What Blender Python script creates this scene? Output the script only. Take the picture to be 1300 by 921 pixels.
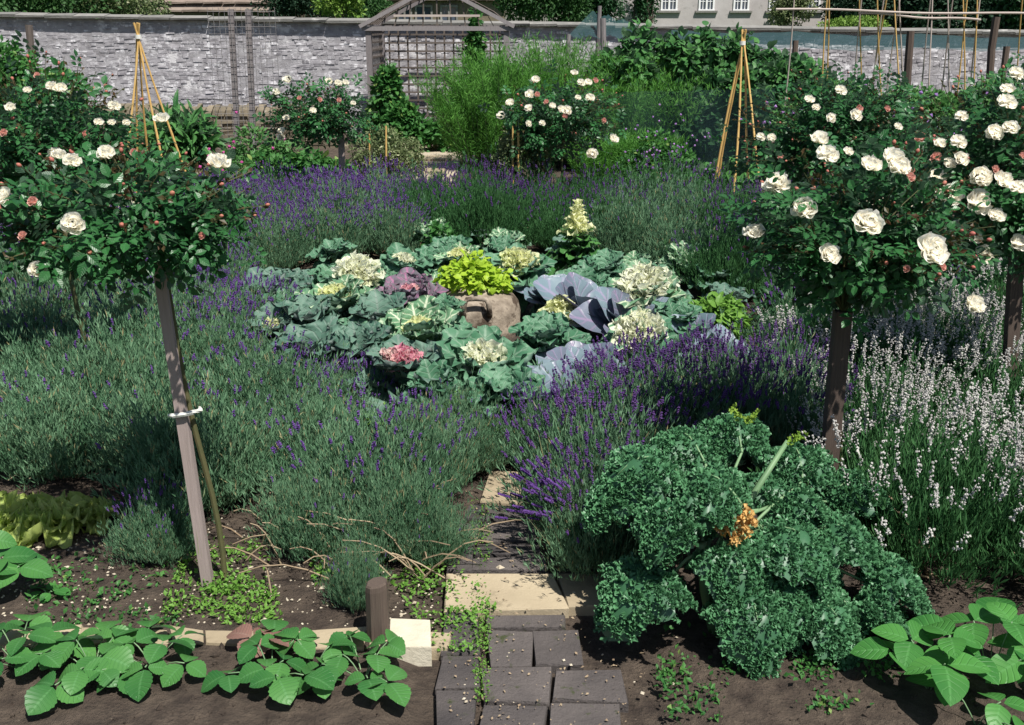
import bpy, math, numpy as np
from mathutils import Vector, Matrix
rad = math.radians
for o in list(bpy.data.objects): bpy.data.objects.remove(o)
sc = bpy.context.scene
# ---------------------------------------------------------------- camera
H = 2.0; F = 1300.0; TH = math.atan(385/1300.0)
cam = bpy.data.objects.new('camera', bpy.data.cameras.new('camera'))
sc.collection.objects.link(cam); sc.camera = cam
cam.location = (0, 0, H); cam.rotation_euler = (math.pi/2-TH, 0, 0)
cam.data.sensor_width = 36; cam.data.lens = 36; cam.data.shift_y = -0.035
cam.data.clip_start = .05; cam.data.clip_end = 1500
# ---------------------------------------------------------------- light
w = bpy.data.worlds.new('World'); sc.world = w; w.use_nodes = True
wn = w.node_tree.nodes; wl = w.node_tree.links
bg = wn['Background']; sky = wn.new('ShaderNodeTexSky'); sky.sky_type = 'NISHITA'; sky.sun_disc = False
TS = Vector((0.32, -0.47, 1.0)).normalized()
sky.sun_elevation = math.asin(TS.z); sky.sun_rotation = math.atan2(TS.x, TS.y)
wl.new(sky.outputs[0], bg.inputs[0]); bg.inputs[1].default_value = 0.055
sl = bpy.data.lights.new('sun', 'SUN'); sl.energy = 4.8; sl.angle = rad(.53); sl.color = (1, .96, .9)
so = bpy.data.objects.new('sun', sl); sc.collection.objects.link(so)
so.rotation_euler = TS.to_track_quat('Z', 'Y').to_euler()
vs = sc.view_settings; vs.view_transform = 'Standard'; vs.look = 'None'; vs.exposure = 0.6; vs.gamma = 1; vs.use_curve_mapping = False
sc.render.engine = 'CYCLES'
try:
    sc.cycles.max_bounces = 6; sc.cycles.transparent_max_bounces = 12
except Exception: pass
# ---------------------------------------------------------------- helpers
rng = np.random.default_rng(7)
C = sc.collection
def ray(px, py):
    dx = (px-650)/F; dy = -(py-415)/F
    return np.array([dx, math.cos(TH)+dy*math.sin(TH), -math.sin(TH)+dy*math.cos(TH)])
def gp(px, py, z=0.0):
    d = ray(px, py); return np.array([0, 0, H])+d*((z-H)/d[2])
def at(px, py, Y):
    d = ray(px, py); return np.array([0, 0, H])+d*(Y/d[1])
def nrm(a):
    a = np.asarray(a, float); return a/np.maximum(np.linalg.norm(a, axis=-1, keepdims=True), 1e-9)
def frames(d, n):
    Y = nrm(d); X = nrm(np.cross(Y, n)); Z = np.cross(X, Y)
    return np.stack([X, Y, Z], axis=-1)
class MB:
    def __init__(s): s.V = []; s.A = []; s.F = []; s.n = 0
    def raw(s, V, Fc, a=None):
        V = np.asarray(V, float)
        if a is None: a = np.tile([0, 0, rng.random()], (len(V), 1))
        Fc = np.asarray(Fc, int)
        s.V.append(V); s.A.append(np.asarray(a, float)); s.F.append(Fc+s.n); s.n += len(V)
    def inst(s, T, pos, d, n, sc_):
        V, Fc, uv = T; K = len(pos)
        if K == 0: return
        sc_ = np.asarray(sc_, float)
        if sc_.ndim == 0: sc_ = np.full(K, float(sc_))
        if sc_.ndim == 1: sc_ = np.repeat(sc_[:, None], 3, 1)
        R = frames(np.asarray(d, float), np.asarray(n, float))
        P = np.einsum('kij,kvj->kvi', R, V[None]*sc_[:, None, :])+np.asarray(pos)[:, None, :]
        m = len(V)
        a = np.zeros((K, m, 3)); a[:, :, :2] = uv[None]; a[:, :, 2] = rng.random(K)[:, None]
        Fa = Fc[None]+(np.arange(K)*m)[:, None, None]
        s.raw(P.reshape(-1, 3), Fa.reshape(-1, Fc.shape[1]), a.reshape(-1, 3))
    def tube(s, P, R, k=6, r=None, cap=True):
        P = np.asarray(P, float); n = len(P)
        R = np.full(n, R) if np.isscalar(R) else np.asarray(R, float)
        T = nrm(np.gradient(P, axis=0)); ref = np.array([0.31, .95, .02]) if abs(T[0][1]) < .9 else np.array([1, 0, 0.])
        X = nrm(np.cross(T, ref)); Y = np.cross(T, X)
        a = np.arange(k)*2*math.pi/k+.4
        ring = X[:, None]*np.cos(a)[None, :, None]+Y[:, None]*np.sin(a)[None, :, None]
        V = (P[:, None]+ring*R[:, None, None]).reshape(-1, 3)
        Fc = [[i*k+j, i*k+(j+1) % k, (i+1)*k+(j+1) % k, (i+1)*k+j] for i in range(n-1) for j in range(k)]
        uv = np.zeros((len(V), 3)); uv[:, 1] = np.repeat(np.linspace(0, 1, n), k); uv[:, 2] = rng.random() if r is None else r
        if cap:
            V = np.vstack([V, P[:1], P[-1:]]); uv = np.vstack([uv, uv[:1], uv[-1:]]); c0 = n*k
            Fc += [[c0, (j+1) % k, j, j] for j in range(k)]+[[c0+1, (n-1)*k+j, (n-1)*k+(j+1) % k, (n-1)*k+(j+1) % k] for j in range(k)]
        s.raw(V, Fc, uv)
    def box(s, c, size, rz=0, jit=0, taper=0):
        h = np.array(size)/2.0
        V = np.array([[x, y, z] for z in (-1, 1) for y in (-1, 1) for x in (-1, 1)], float)
        if taper: V[V[:, 2] > 0, :2] *= 1-taper
        V = V*h+rng.uniform(-1, 1, (8, 3))*jit
        cs, sn = math.cos(rz), math.sin(rz)
        V = V@np.array([[cs, sn, 0], [-sn, cs, 0], [0, 0, 1]])+np.array(c)
        s.raw(V, [[0, 1, 3, 2][::-1], [4, 5, 7, 6], [0, 1, 5, 4], [2, 3, 7, 6][::-1], [0, 2, 6, 4][::-1], [1, 3, 7, 5]])
    def beam(s, a, b, wd, dp, up=(0, 0, 1)):
        a = np.array(a, float); b = np.array(b, float); d = nrm(b-a); up = np.array(up, float)
        if abs(d@up) > .95: up = np.array([0, 1., 0])
        x = nrm(np.cross(d, up)); y = np.cross(x, d)
        V = [p+x*sx*wd/2+y*sy*dp/2 for p in (a, b) for sy in (-1, 1) for sx in (-1, 1)]
        s.raw(V, [[0, 1, 3, 2][::-1], [4, 5, 7, 6], [0, 1, 5, 4], [2, 3, 7, 6][::-1], [0, 2, 6, 4][::-1], [1, 3, 7, 5]])
    def mesh(s, name, mat, smooth=False):
        me = bpy.data.meshes.new(name)
        V = np.vstack(s.V); A = np.vstack(s.A)
        idx = []; tot = []
        for f in s.F:
            if f.shape[1] == 4:
                tri = f[:, 2] == f[:, 3]
                if tri.any():
                    for r in f:
                        rr = list(r[:3]) if r[2] == r[3] else list(r)
                        idx.append(np.array(rr)); tot.append(np.array([len(rr)]))
                    continue
            idx.append(f.ravel()); tot.append(np.full(len(f), f.shape[1]))
        idx = np.concatenate(idx); tot = np.concatenate(tot)
        me.vertices.add(len(V)); me.vertices.foreach_set('co', V.astype(np.float32).ravel())
        me.loops.add(len(idx)); me.loops.foreach_set('vertex_index', idx.astype(np.int32))
        st = np.concatenate([[0], np.cumsum(tot)[:-1]]).astype(np.int32)
        me.polygons.add(len(tot)); me.polygons.foreach_set('loop_start', st)
        try: me.polygons.foreach_set('loop_total', tot.astype(np.int32))
        except Exception: pass
        at_ = me.attributes.new('lf', 'FLOAT_VECTOR', 'POINT'); at_.data.foreach_set('vector', A.astype(np.float32).ravel())
        me.update(calc_edges=True); me.validate()
        me.polygons.foreach_set('use_smooth', np.full(len(me.polygons), smooth)); me.materials.append(mat)
        return me
    def obj(s, name, mat, parent=None, smooth=False):
        return link(name, s.mesh(name, mat, smooth), parent)
def link(name, me, parent=None, loc=None, rot=None, scl=None):
    o = bpy.data.objects.new(name, me); C.objects.link(o)
    if parent: o.parent = parent
    if loc is not None: o.location = loc
    if rot is not None: o.rotation_euler = rot
    if scl is not None: o.scale = scl if hasattr(scl, '__len__') else (scl,)*3
    return o
def tag(o, label=None, cat=None, group=None, kind=None):
    if label: o['label'] = label
    if cat: o['category'] = cat
    if group: o['group'] = group
    if kind: o['kind'] = kind
    return o
def empty(name, loc, label, cat, group=None, rz=0):
    o = bpy.data.objects.new(name, None); C.objects.link(o); o.location = loc; o.rotation_euler.z = rz
    o.empty_display_size = .1
    return tag(o, label, cat, group)
# ---------------------------------------------------------------- materials
def nt(name):
    m = bpy.data.materials.new(name); m.use_nodes = True; t = m.node_tree
    return m, t, t.nodes['Principled BSDF'], t.nodes['Material Output']
def N(t, k, **kw):
    n = t.nodes.new(k)
    for a, b in kw.items(): setattr(n, a, b)
    return n
def mth(t, op, a, b=None, c=None):
    n = N(t, 'ShaderNodeMath', operation=op)
    for i, v in enumerate((a, b, c)):
        if v is None: continue
        if isinstance(v, (int, float)): n.inputs[i].default_value = v
        else: t.links.new(v, n.inputs[i])
    return n.outputs[0]
def mix(t, f, a, b):
    n = N(t, 'ShaderNodeMix', data_type='RGBA')
    for i, v in ((0, f), (6, a), (7, b)):
        if isinstance(v, (int, float)): n.inputs[i].default_value = v
        elif isinstance(v, tuple): n.inputs[i].default_value = (*v[:3], 1)
        else: t.links.new(v, n.inputs[i])
    return n.outputs[2]
def ramp(t, f, lo, hi):
    n = N(t, 'ShaderNodeMapRange', clamp=True); t.links.new(f, n.inputs[0]); n.inputs[1].default_value = lo; n.inputs[2].default_value = hi
    return n.outputs[0]
def noise(t, scale, det=3, vec=None, rough=.55):
    n = N(t, 'ShaderNodeTexNoise'); n.inputs['Scale'].default_value = scale; n.inputs['Detail'].default_value = det; n.inputs['Roughness'].default_value = rough
    if vec is None: vec = N(t, 'ShaderNodeNewGeometry').outputs['Position']
    t.links.new(vec, n.inputs['Vector']); return n.outputs[0]
def leafmat(name, c1, c2, rough=.5, tr=.3, vein=None, nv=7, vs_=.5, tip=None, spec=.25, back=None, edge=None, old=None):
    m, t, p, out = nt(name)
    a = N(t, 'ShaderNodeAttribute', attribute_name='lf'); s = N(t, 'ShaderNodeSeparateXYZ'); t.links.new(a.outputs['Vector'], s.inputs[0])
    u, v, r = s.outputs
    f = mth(t, 'ADD', mth(t, 'MULTIPLY', r, .6), mth(t, 'MULTIPLY', ramp(t, noise(t, 5.0, 2), .35, .65), .4))
    c = mix(t, f, c1, c2)
    if old: c = mix(t, ramp(t, r, .95, .97), c, old)
    au = mth(t, 'ABSOLUTE', u)
    if edge: c = mix(t, ramp(t, au, .55, 1.0), c, edge)
    if tip: c = mix(t, ramp(t, v, .35, .9), c, tip)
    if vein:
        k = mth(t, 'FRACT', mth(t, 'SUBTRACT', mth(t, 'MULTIPLY', v, float(nv)), mth(t, 'MULTIPLY', au, 1.6)))
        lat = mth(t, 'SUBTRACT', 1.0, ramp(t, mth(t, 'ABSOLUTE', mth(t, 'SUBTRACT', k, .5)), .04, .16))
        mid = mth(t, 'SUBTRACT', 1.0, ramp(t, au, .03, .12))
        vv = mth(t, 'MULTIPLY', mth(t, 'MAXIMUM', mth(t, 'MULTIPLY', lat, .6), mid), vs_)
        c = mix(t, vv, c, vein)
        b = N(t, 'ShaderNodeBump'); b.inputs['Strength'].default_value = .5; b.inputs['Distance'].default_value = .004
        t.links.new(mth(t, 'SUBTRACT', 1.0, lat), b.inputs['Height']); t.links.new(b.outputs[0], p.inputs['Normal'])
    if back:
        g = N(t, 'ShaderNodeNewGeometry'); c = mix(t, g.outputs['Backfacing'], c, back)
    t.links.new(c, p.inputs['Base Color']); p.inputs['Roughness'].default_value = rough
    p.inputs['Specular IOR Level'].default_value = spec
    if tr:
        tb = N(t, 'ShaderNodeBsdfTranslucent'); ms = N(t, 'ShaderNodeMixShader'); ms.inputs[0].default_value = tr
        hs = N(t, 'ShaderNodeHueSaturation'); hs.inputs['Value'].default_value = 1.3; t.links.new(c, hs.inputs['Color']); t.links.new(hs.outputs[0], tb.inputs[0])
        t.links.new(p.outputs[0], ms.inputs[1]); t.links.new(tb.outputs[0], ms.inputs[2]); t.links.new(ms.outputs[0], out.inputs[0])
    return m
def surf(name, c1, c2, scale=8, rough=.9, bump=.3, bdist=.01, c3=None, c3lo=.6, island=.5, scale3=2.0, bscale=None, stretch=None, spec=.3):
    m, t, p, out = nt(name)
    tc = N(t, 'ShaderNodeNewGeometry').outputs['Position']
    if stretch:
        vm = N(t, 'ShaderNodeVectorMath', operation='MULTIPLY'); t.links.new(tc, vm.inputs[0]); vm.inputs[1].default_value = stretch; tc = vm.outputs[0]
    a = N(t, 'ShaderNodeAttribute', attribute_name='lf'); s = N(t, 'ShaderNodeSeparateXYZ'); t.links.new(a.outputs['Vector'], s.inputs[0])
    n1 = noise(t, scale, 5, tc)
    f = mth(t, 'ADD', mth(t, 'MULTIPLY', ramp(t, n1, .3, .7), 1-island), mth(t, 'MULTIPLY', s.outputs[2], island))
    c = mix(t, f, c1, c2)
    if c3: c = mix(t, ramp(t, noise(t, scale3, 6, tc, .65), c3lo, c3lo+.07), c, c3)
    t.links.new(c, p.inputs['Base Color']); p.inputs['Roughness'].default_value = rough; p.inputs['Specular IOR Level'].default_value = spec
    b = N(t, 'ShaderNodeBump'); b.inputs['Strength'].default_value = bump; b.inputs['Distance'].default_value = bdist
    t.links.new(noise(t, bscale or scale*4, 6, tc, .7), b.inputs['Height']); t.links.new(b.outputs[0], p.inputs['Normal'])
    return m
M = {}
M['lav'] = leafmat('lavender leaf', (.04, .12, .055), (.19, .33, .19), .6, .2, old=(.3, .27, .14))
M['lavd'] = leafmat('lavender leaf green', (.025, .095, .03), (.075, .19, .065), .6, .2)
M['lavstem'] = leafmat('lavender stalk', (.07, .13, .06), (.13, .2, .1), .6, .1)
M['purple'] = leafmat('lavender flower', (.065, .025, .15), (.14, .065, .26), .7, .15)
M['purpled'] = leafmat('deep lavender flower', (.045, .018, .105), (.11, .05, .185), .7, .15)
M['white_lav'] = leafmat('pale lavender flower', (.38, .36, .36), (.64, .63, .58), .7, .2)
M['rose_leaf'] = leafmat('rose leaf', (.012, .065, .018), (.04, .165, .045), .36, .25, vein=(.07, .2, .07), nv=6, vs_=.3, spec=.4, back=(.06, .12, .07))
M['rose_leaf_red'] = leafmat('young rose leaf', (.09, .035, .02), (.05, .07, .025), .4, .3)
M['rose_stem'] = surf('rose stem', (.05, .07, .025), (.10, .09, .04), 30, .7, .3, .002)
M['petal'] = leafmat('cream petal', (.90, .82, .68), (.92, .88, .78), .6, .5, tip=(.92, .90, .82))
M['petal_pink'] = leafmat('blush petal', (.75, .42, .35), (.80, .55, .48), .6, .3)
M['bud'] = leafmat('rose bud', (.42, .10, .10), (.50, .28, .16), .5, .2)
M['orn_green'] = leafmat('ornamental kale leaf', (.04, .135, .07), (.12, .26, .155), .5, .2, vein=(.3, .4, .3), nv=6, vs_=.45, back=(.13, .22, .16))
M['orn_light'] = leafmat('streaked kale leaf', (.08, .2, .10), (.17, .32, .18), .5, .25, vein=(.7, .75, .55), nv=7, vs_=.85, back=(.15, .25, .17))
M['orn_grey'] = leafmat('grey kale leaf', (.06, .14, .10), (.14, .24, .18), .55, .2, vein=(.25, .28, .25), nv=6, vs_=.4, back=(.14, .18, .16))
M['orn_purple'] = leafmat('mauve kale leaf', (.11, .12, .12), (.2, .15, .2), .55, .25, vein=(.5, .16, .33), nv=6, vs_=.6, back=(.15, .14, .16))
M['orn_white'] = leafmat('white kale heart', (.80, .82, .60), (.88, .88, .76), .55, .5)
M['orn_cream'] = leafmat('cream kale heart', (.74, .77, .42), (.85, .85, .58), .55, .5)
M['orn_pink'] = leafmat('pink kale heart', (.70, .25, .38), (.85, .68, .60), .55, .45)
M['blue'] = leafmat('blue cabbage leaf', (.12, .19, .21), (.2, .26, .31), .42, .12, vein=(.34, .25, .4), nv=5, vs_=.55, back=(.16, .2, .24), spec=.5)
M['bluep'] = leafmat('purple cabbage leaf', (.10, .14, .18), (.17, .18, .24), .42, .12, vein=(.32, .2, .34), nv=5, vs_=.5, back=(.17, .16, .25), spec=.5)
M['kale'] = leafmat('curly kale leaf', (.03, .10, .045), (.06, .17, .08), .45, .15, edge=(.08, .17, .10), spec=.45)
M['kale_frill'] = leafmat('curly kale frill', (.03, .12, .05), (.085, .235, .10), .42, .25, spec=.4, tip=(.10, .26, .12))
M['kale_stem'] = surf('kale stalk', (.10, .19, .09), (.2, .31, .16), 12, .5, .1, .002)
M['yellow_leaf'] = leafmat('yellow kale leaf', (.6, .35, .1), (.75, .5, .2), .6, .3)
M['lime_kale'] = leafmat('lime kale tip', (.2, .35, .05), (.3, .42, .07), .6, .3)
M['lime'] = leafmat('golden leaf', (.25, .42, .03), (.42, .55, .05), .5, .35)
M['lettuce'] = leafmat('lettuce leaf', (.35, .48, .10), (.55, .62, .2), .45, .4, vein=(.5, .55, .25), nv=5, vs_=.4)
M['straw'] = leafmat('strawberry leaf', (.025, .12, .03), (.09, .25, .06), .42, .25, vein=(.11, .28, .10), nv=8, vs_=.5, back=(.12, .2, .12))
M['strawred'] = leafmat('reddened strawberry leaf', (.22, .12, .1), (.3, .17, .13), .5, .25, vein=(.35, .25, .2), nv=8, vs_=.4)
M['bean'] = leafmat('bean leaf', (.03, .14, .03), (.09, .28, .06), .42, .3, vein=(.12, .33, .1), nv=6, vs_=.5, back=(.1, .24, .09))
M['mint'] = leafmat('herb leaf', (.09, .22, .03), (.17, .33, .06), .5, .3)
M['mid'] = leafmat('garden leaf', (.03, .12, .03), (.08, .22, .05), .5, .3, old=(.2, .3, .08))
M['broad'] = leafmat('broad leaf', (.03, .12, .035), (.09, .24, .06), .42, .25, vein=(.1, .22, .09), nv=6, vs_=.4, back=(.09, .17, .09))
M['dark'] = leafmat('dark leaf', (.012, .05, .018), (.035, .10, .035), .45, .2)
M['feather'] = leafmat('feathery foliage', (.05, .18, .025), (.13, .32, .055), .6, .3)
M['olive'] = leafmat('variegated shrub leaf', (.07, .11, .04), (.2, .24, .11), .45, .25, old=(.4, .4, .25))
M['pea'] = leafmat('pea leaf', (.06, .17, .05), (.12, .27, .08), .5, .3)
M['conifer'] = leafmat('conifer foliage', (.008, .03, .015), (.02, .055, .025), .7, .1)
M['tree'] = leafmat('distant leaf', (.02, .07, .02), (.05, .12, .03), .6, .2)
M['treeb'] = leafmat('bright distant leaf', (.1, .2, .03), (.18, .28, .05), .6, .2)
M['twig'] = leafmat('dry twig', (.2, .14, .09), (.33, .26, .17), .8, 0)
M['soil'] = surf('soil', (.05, .037, .029), (.13, .10, .075), 14, .95, 1.0, .05, c3=(.2, .16, .12), c3lo=.66, scale3=40, island=0, bscale=28)
M['grass'] = surf('grass', (.03, .08, .02), (.06, .12, .03), 3, .9, .5, .03, island=0)
M['pebble'] = surf('pebble', (.3, .25, .18), (.6, .54, .42), 20, .8, .3, .003)
M['slab'] = surf('pale slab', (.25, .20, .13), (.42, .35, .24), 6, .85, .6, .006, c3=(.22, .18, .12), c3lo=.57, scale3=9, bscale=50)
M['slab_white'] = surf('white slab', (.38, .34, .25), (.62, .57, .45), 12, .85, .7, .006, bscale=50)
M['brick'] = surf('dark paver', (.04, .036, .037), (.15, .13, .12), 5, .9, .9, .012, c3=(.05, .06, .025), c3lo=.6, scale3=14, bscale=60)
M['gravel'] = surf('gravel', (.3, .25, .18), (.5, .43, .33), 40, .9, .6, .01, island=0)
M['wallstone'] = surf('wall stone', (.19, .18, .195), (.47, .455, .475), 6, .9, .5, .008, c3=(.64, .63, .65), c3lo=.535, scale3=7.0, island=.35, bscale=30)
M['wallmortar'] = surf('wall mortar', (.22, .21, .22), (.44, .43, .445), 5, .95, .7, .02, c3=(.6, .59, .6), c3lo=.56, island=0, bscale=20)
M['coping'] = surf('coping stone', (.13, .13, .12), (.26, .25, .23), 8, .9, .6, .01, c3=(.38, .37, .34), c3lo=.6)
M['drystone'] = surf('dry stone', (.10, .085, .06), (.24, .2, .14), 6, .9, .6, .01, c3=(.36, .33, .27), c3lo=.62, scale3=8)
M['render'] = surf('house render', (.36, .33, .32), (.46, .43, .42), 1.2, .9, .3, .02, c3=(.3, .28, .27), c3lo=.6, island=0)
M['rooftile'] = surf('stone roof tile', (.13, .10, .08), (.28, .23, .19), 4, .9, .6, .02)
M['white'] = surf('white paint', (.75, .75, .75), (.8, .8, .8), 5, .5, .05, .001)
M['glass'] = surf('window glass', (.03, .04, .06), (.08, .1, .14), 1, .08, 0, .001, spec=.8)
M['oldwood'] = surf('weathered trellis', (.14, .12, .12), (.27, .25, .25), 3, .85, .6, .004, stretch=(30, 30, 3), bscale=5)
M['darkwood'] = surf('brown trellis', (.075, .06, .05), (.15, .125, .11), 3, .85, .6, .004, stretch=(30, 30, 3), bscale=5)
M['stake'] = surf('weathered stake', (.25, .2, .18), (.38, .31, .29), 4, .85, .7, .003, stretch=(40, 40, 2), bscale=4, c3=(.2, .22, .1), c3lo=.63)
M['stake_dark'] = surf('dark stake', (.055, .04, .035), (.12, .09, .07), 4, .85, .7, .003, stretch=(40, 40, 2), bscale=4)
M['bamboo'] = surf('bamboo cane', (.46, .28, .09), (.62, .42, .16), 3, .5, .1, .001, stretch=(1, 1, 5), island=.5)
M['cane_grey'] = surf('grey cane', (.36, .3, .27), (.5, .43, .38), 3, .7, .1, .001)
M['tie'] = surf('tie', (.6, .6, .55), (.7, .7, .65), 8, .7, .1, .001)
M['terra'] = surf('weathered clay', (.15, .12, .09), (.38, .32, .25), 14, .9, .9, .008, c3=(.07, .05, .035), c3lo=.53, scale3=7, island=0, bscale=50)
M['wire'] = surf('wire', (.16, .15, .15), (.25, .24, .24), 8, .5, 0, .001)
def netmat(name, col, dens):
    m, t, p, out = nt(name); p.inputs['Base Color'].default_value = (*col, 1); p.inputs['Roughness'].default_value = .8
    tp = N(t, 'ShaderNodeBsdfTransparent'); ms = N(t, 'ShaderNodeMixShader')
    ms.inputs[0].default_value = dens
    t.links.new(tp.outputs[0], ms.inputs[1]); t.links.new(p.outputs[0], ms.inputs[2]); t.links.new(ms.outputs[0], out.inputs[0]); return m
M['net'] = netmat('teal net', (.02, .075, .08), .42)
M['net_dark'] = netmat('dark net', (.012, .045, .05), .2)
# ---------------------------------------------------------------- leaf templates
def T_leaf(n=3, w=.5, fold=.15, droop=.2, peak=.45, blunt=0.0, serr=0.0):
    V = []; uv = []; Fc = []
    for i in range(n+1):
        v = i/n
        x = v/peak if v < peak else (1-v)/(1-peak)
        wd = w/2*math.sin(min(1, max(0, x))*math.pi/2)**(.75)
        if blunt: wd = max(wd, w/2*blunt*(1 if 0 < v < 1 else .5))
        if serr and i % 2: wd *= 1-serr
        z = -droop*v*v
        for sg in (-1, 0, 1):
            V.append([sg*wd, v, z+(fold*wd if sg else 0)]); uv.append([sg, v])
    for i in range(n):
        for j in range(2):
            a = i*3+j; Fc.append([a, a+1, a+4, a+3])
    return np.array(V), np.array(Fc), np.array(uv)
def T_needle(w=.12):
    return (np.array([[0, 0, 0], [w/2, .5, .02], [0, 1, -.08], [-w/2, .5, .02]], float), np.array([[0, 1, 2, 3]]),
            np.array([[0, 0], [0, .5], [0, 1], [0, .5]], float))
def T_octa():
    V = np.array([[1, 0, 0], [0, 1, 0], [-1, 0, 0], [0, -1, 0], [0, 0, 1], [0, 0, -1]], float)
    Fc = np.array([[0, 1, 4], [1, 2, 4], [2, 3, 4], [3, 0, 4], [1, 0, 5], [2, 1, 5], [3, 2, 5], [0, 3, 5]])
    return V, Fc, np.zeros((6, 2))
def T_compound(nl=5):
    V = []; Fc = []; uv = []; n = 0; L = T_leaf(3, .62, .25, .18)
    spots = [((0, .62, 0), 0, .42), ((.03, .45, 0), -62, .38), ((-.03, .45, 0), 62, .38), ((.03, .2, 0), -75, .32), ((-.03, .2, 0), 75, .32)][:nl]
    for (p, a, s) in spots:
        a = rad(a); R = np.array([[math.cos(a), -math.sin(a), 0], [math.sin(a), math.cos(a), 0], [0, 0, 1]])
        V.append(L[0]*s@R.T+np.array(p)+np.array([0, 0, -.1*p[1]])); Fc.append(L[1]+n); uv.append(L[2]); n += len(L[0])
    return np.vstack(V), np.vstack(Fc), np.vstack(uv)
def sheet(nu, nv, fn):
    us = np.linspace(-1, 1, nu+1); vs2 = np.linspace(0, 1, nv+1)
    U, Vv = np.meshgrid(us, vs2); P = fn(U, Vv)
    Fc = [[j*(nu+1)+i, j*(nu+1)+i+1, (j+1)*(nu+1)+i+1, (j+1)*(nu+1)+i] for j in range(nv) for i in range(nu)]
    return P.reshape(-1, 3), np.array(Fc), np.stack([U.ravel(), Vv.ravel()], 1)
def T_ruffled(w=.85, cup=.25, droop=.35, ruf=.06, fr=5, ph=0., nu=8, nv=9, peak=.62, tipr=.5):
    def fn(U, V):
        prof = np.where(V < peak, np.sin(np.clip(V/peak, 0, 1)*math.pi/2)**.8, np.sqrt(np.clip(1-((V-peak)/(1.04-peak))**2, 0, 1)))
        prof = np.maximum(prof, .10)
        W = w/2*prof
        e = np.abs(U)**2
        z = cup*W*2*e-droop*V**2+ruf*(e+.6*np.clip(V-.75, 0, 1)*2)*np.sin(fr*V*6.28+ph+U*2.5)
        z = z+.015*np.sin(9*V+ph)*np.cos(4*U)
        y = V+ruf*.4*e*np.cos(fr*V*6.28*1.1+ph)-.08*e*V
        x = W*U*(1+ruf*.5*np.sin(fr*6.28*V*1.7+ph))
        return np.stack([x, y, z], -1)
    return sheet(nu, nv, fn)
LF = T_leaf(3, .55, .2, .2); LF1 = T_leaf(2, .6, .2, .2); NEED = T_needle(.13); OCT = T_octa(); COMP = T_compound(); BROAD = T_leaf(5, .75, .18, .3, peak=.4)
def sph(n, zmin=-1.0):
    v = rng.normal(size=(n*4+30, 3)); v = nrm(v); v = v[v[:, 2] > zmin][:n]
    return v
# ================================================================ STRUCTURE
def sheetobj(name, corners, mat, z):
    b = MB(); V = [(x, y, z) for x, y in corners]; b.raw(V, [[0, 1, 2, 3]]); return tag(b.obj(name, mat), kind='structure')
sheetobj('ground', [(-400, -60), (400, -60), (400, 900), (-400, 900)], M['grass'], -.03)
# soil sheet with gentle relief
def fbm(x, y):
    return .5*np.sin(x*3.1+1.3*np.sin(y*2.3))*np.cos(y*2.7+.7)+.3*np.sin(x*7.3+y*5.1)+.25*np.sin(x*13.7-y*11.3+2*np.sin(x*4))+.2*np.sin(x*29+y*17)*np.cos(y*31)
def soil():
    b = MB(); xs = np.linspace(-14, 14, 320); ys = np.concatenate([np.linspace(-2, 1.8, 8), np.linspace(1.9, 7, 190), np.linspace(7.2, 19.7, 90)])
    X, Y = np.meshgrid(xs, ys); Z = .012*fbm(X*2.1, Y*2.1)+.008*rng.random(X.shape)+.012
    xw = np.array([np.interp(Y.ravel(), [0, 2.9, 4.5, 5.6], [.3, .05, .02, .0])]).reshape(X.shape)
    onpath = (Y < 5.0) & (np.abs(X-xw-.02) < .45); Z = np.where(onpath, -.02, Z)
    Z = np.where((Y > 11.2) & (Y < 12.3), -.02, Z); Z = np.where((Y > 12) & (Y < 17.4) & (np.abs(X+1.15) < .6), -.02, Z)
    n = len(xs); V = np.stack([X, Y, Z], -1).reshape(-1, 3)
    j, i = np.meshgrid(np.arange(len(ys)-1), np.arange(n-1), indexing='ij'); a = (j*n+i).ravel()
    b.raw(V, np.stack([a, a+1, a+n+1, a+n], 1), np.zeros((len(V), 3)))
    tag(b.obj('soil', M['soil'], smooth=True), kind='structure')
soil()
def slabbox(b, q, z0, z1, jit=.006):
    q = np.array(q, float)+rng.uniform(-.012, .012, (4, 2)); c = q.mean(0); qi = c+(q-c)*.975
    V = [(*p, z0) for p in q]+[(*p, z1-.006+rng.uniform(-jit, jit)) for p in q]+[(*p, z1+rng.uniform(-jit, jit)*.4) for p in qi]
    Fc = [[0, 1, 5, 4], [1, 2, 6, 5], [2, 3, 7, 6], [3, 0, 4, 7], [4, 5, 9, 8], [5, 6, 10, 9], [6, 7, 11, 10], [7, 4, 8, 11], [8, 9, 10, 11]]
    b.raw(V, Fc)
def pq(*pts): return [tuple(gp(x, y)[:2]) for x, y in pts]
bp = MB(); bd = MB()
for q in [((565, 780), (720, 779), (706, 733), (564, 733)), ((612, 641), (662, 643), (657, 604), (622, 603)), ((724, 776), (800, 774), (790, 735), (710, 734))]:
    slabbox(bp, pq(*q), -.02, .022)
tag(bp.obj('path', M['slab']), kind='structure')
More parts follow.
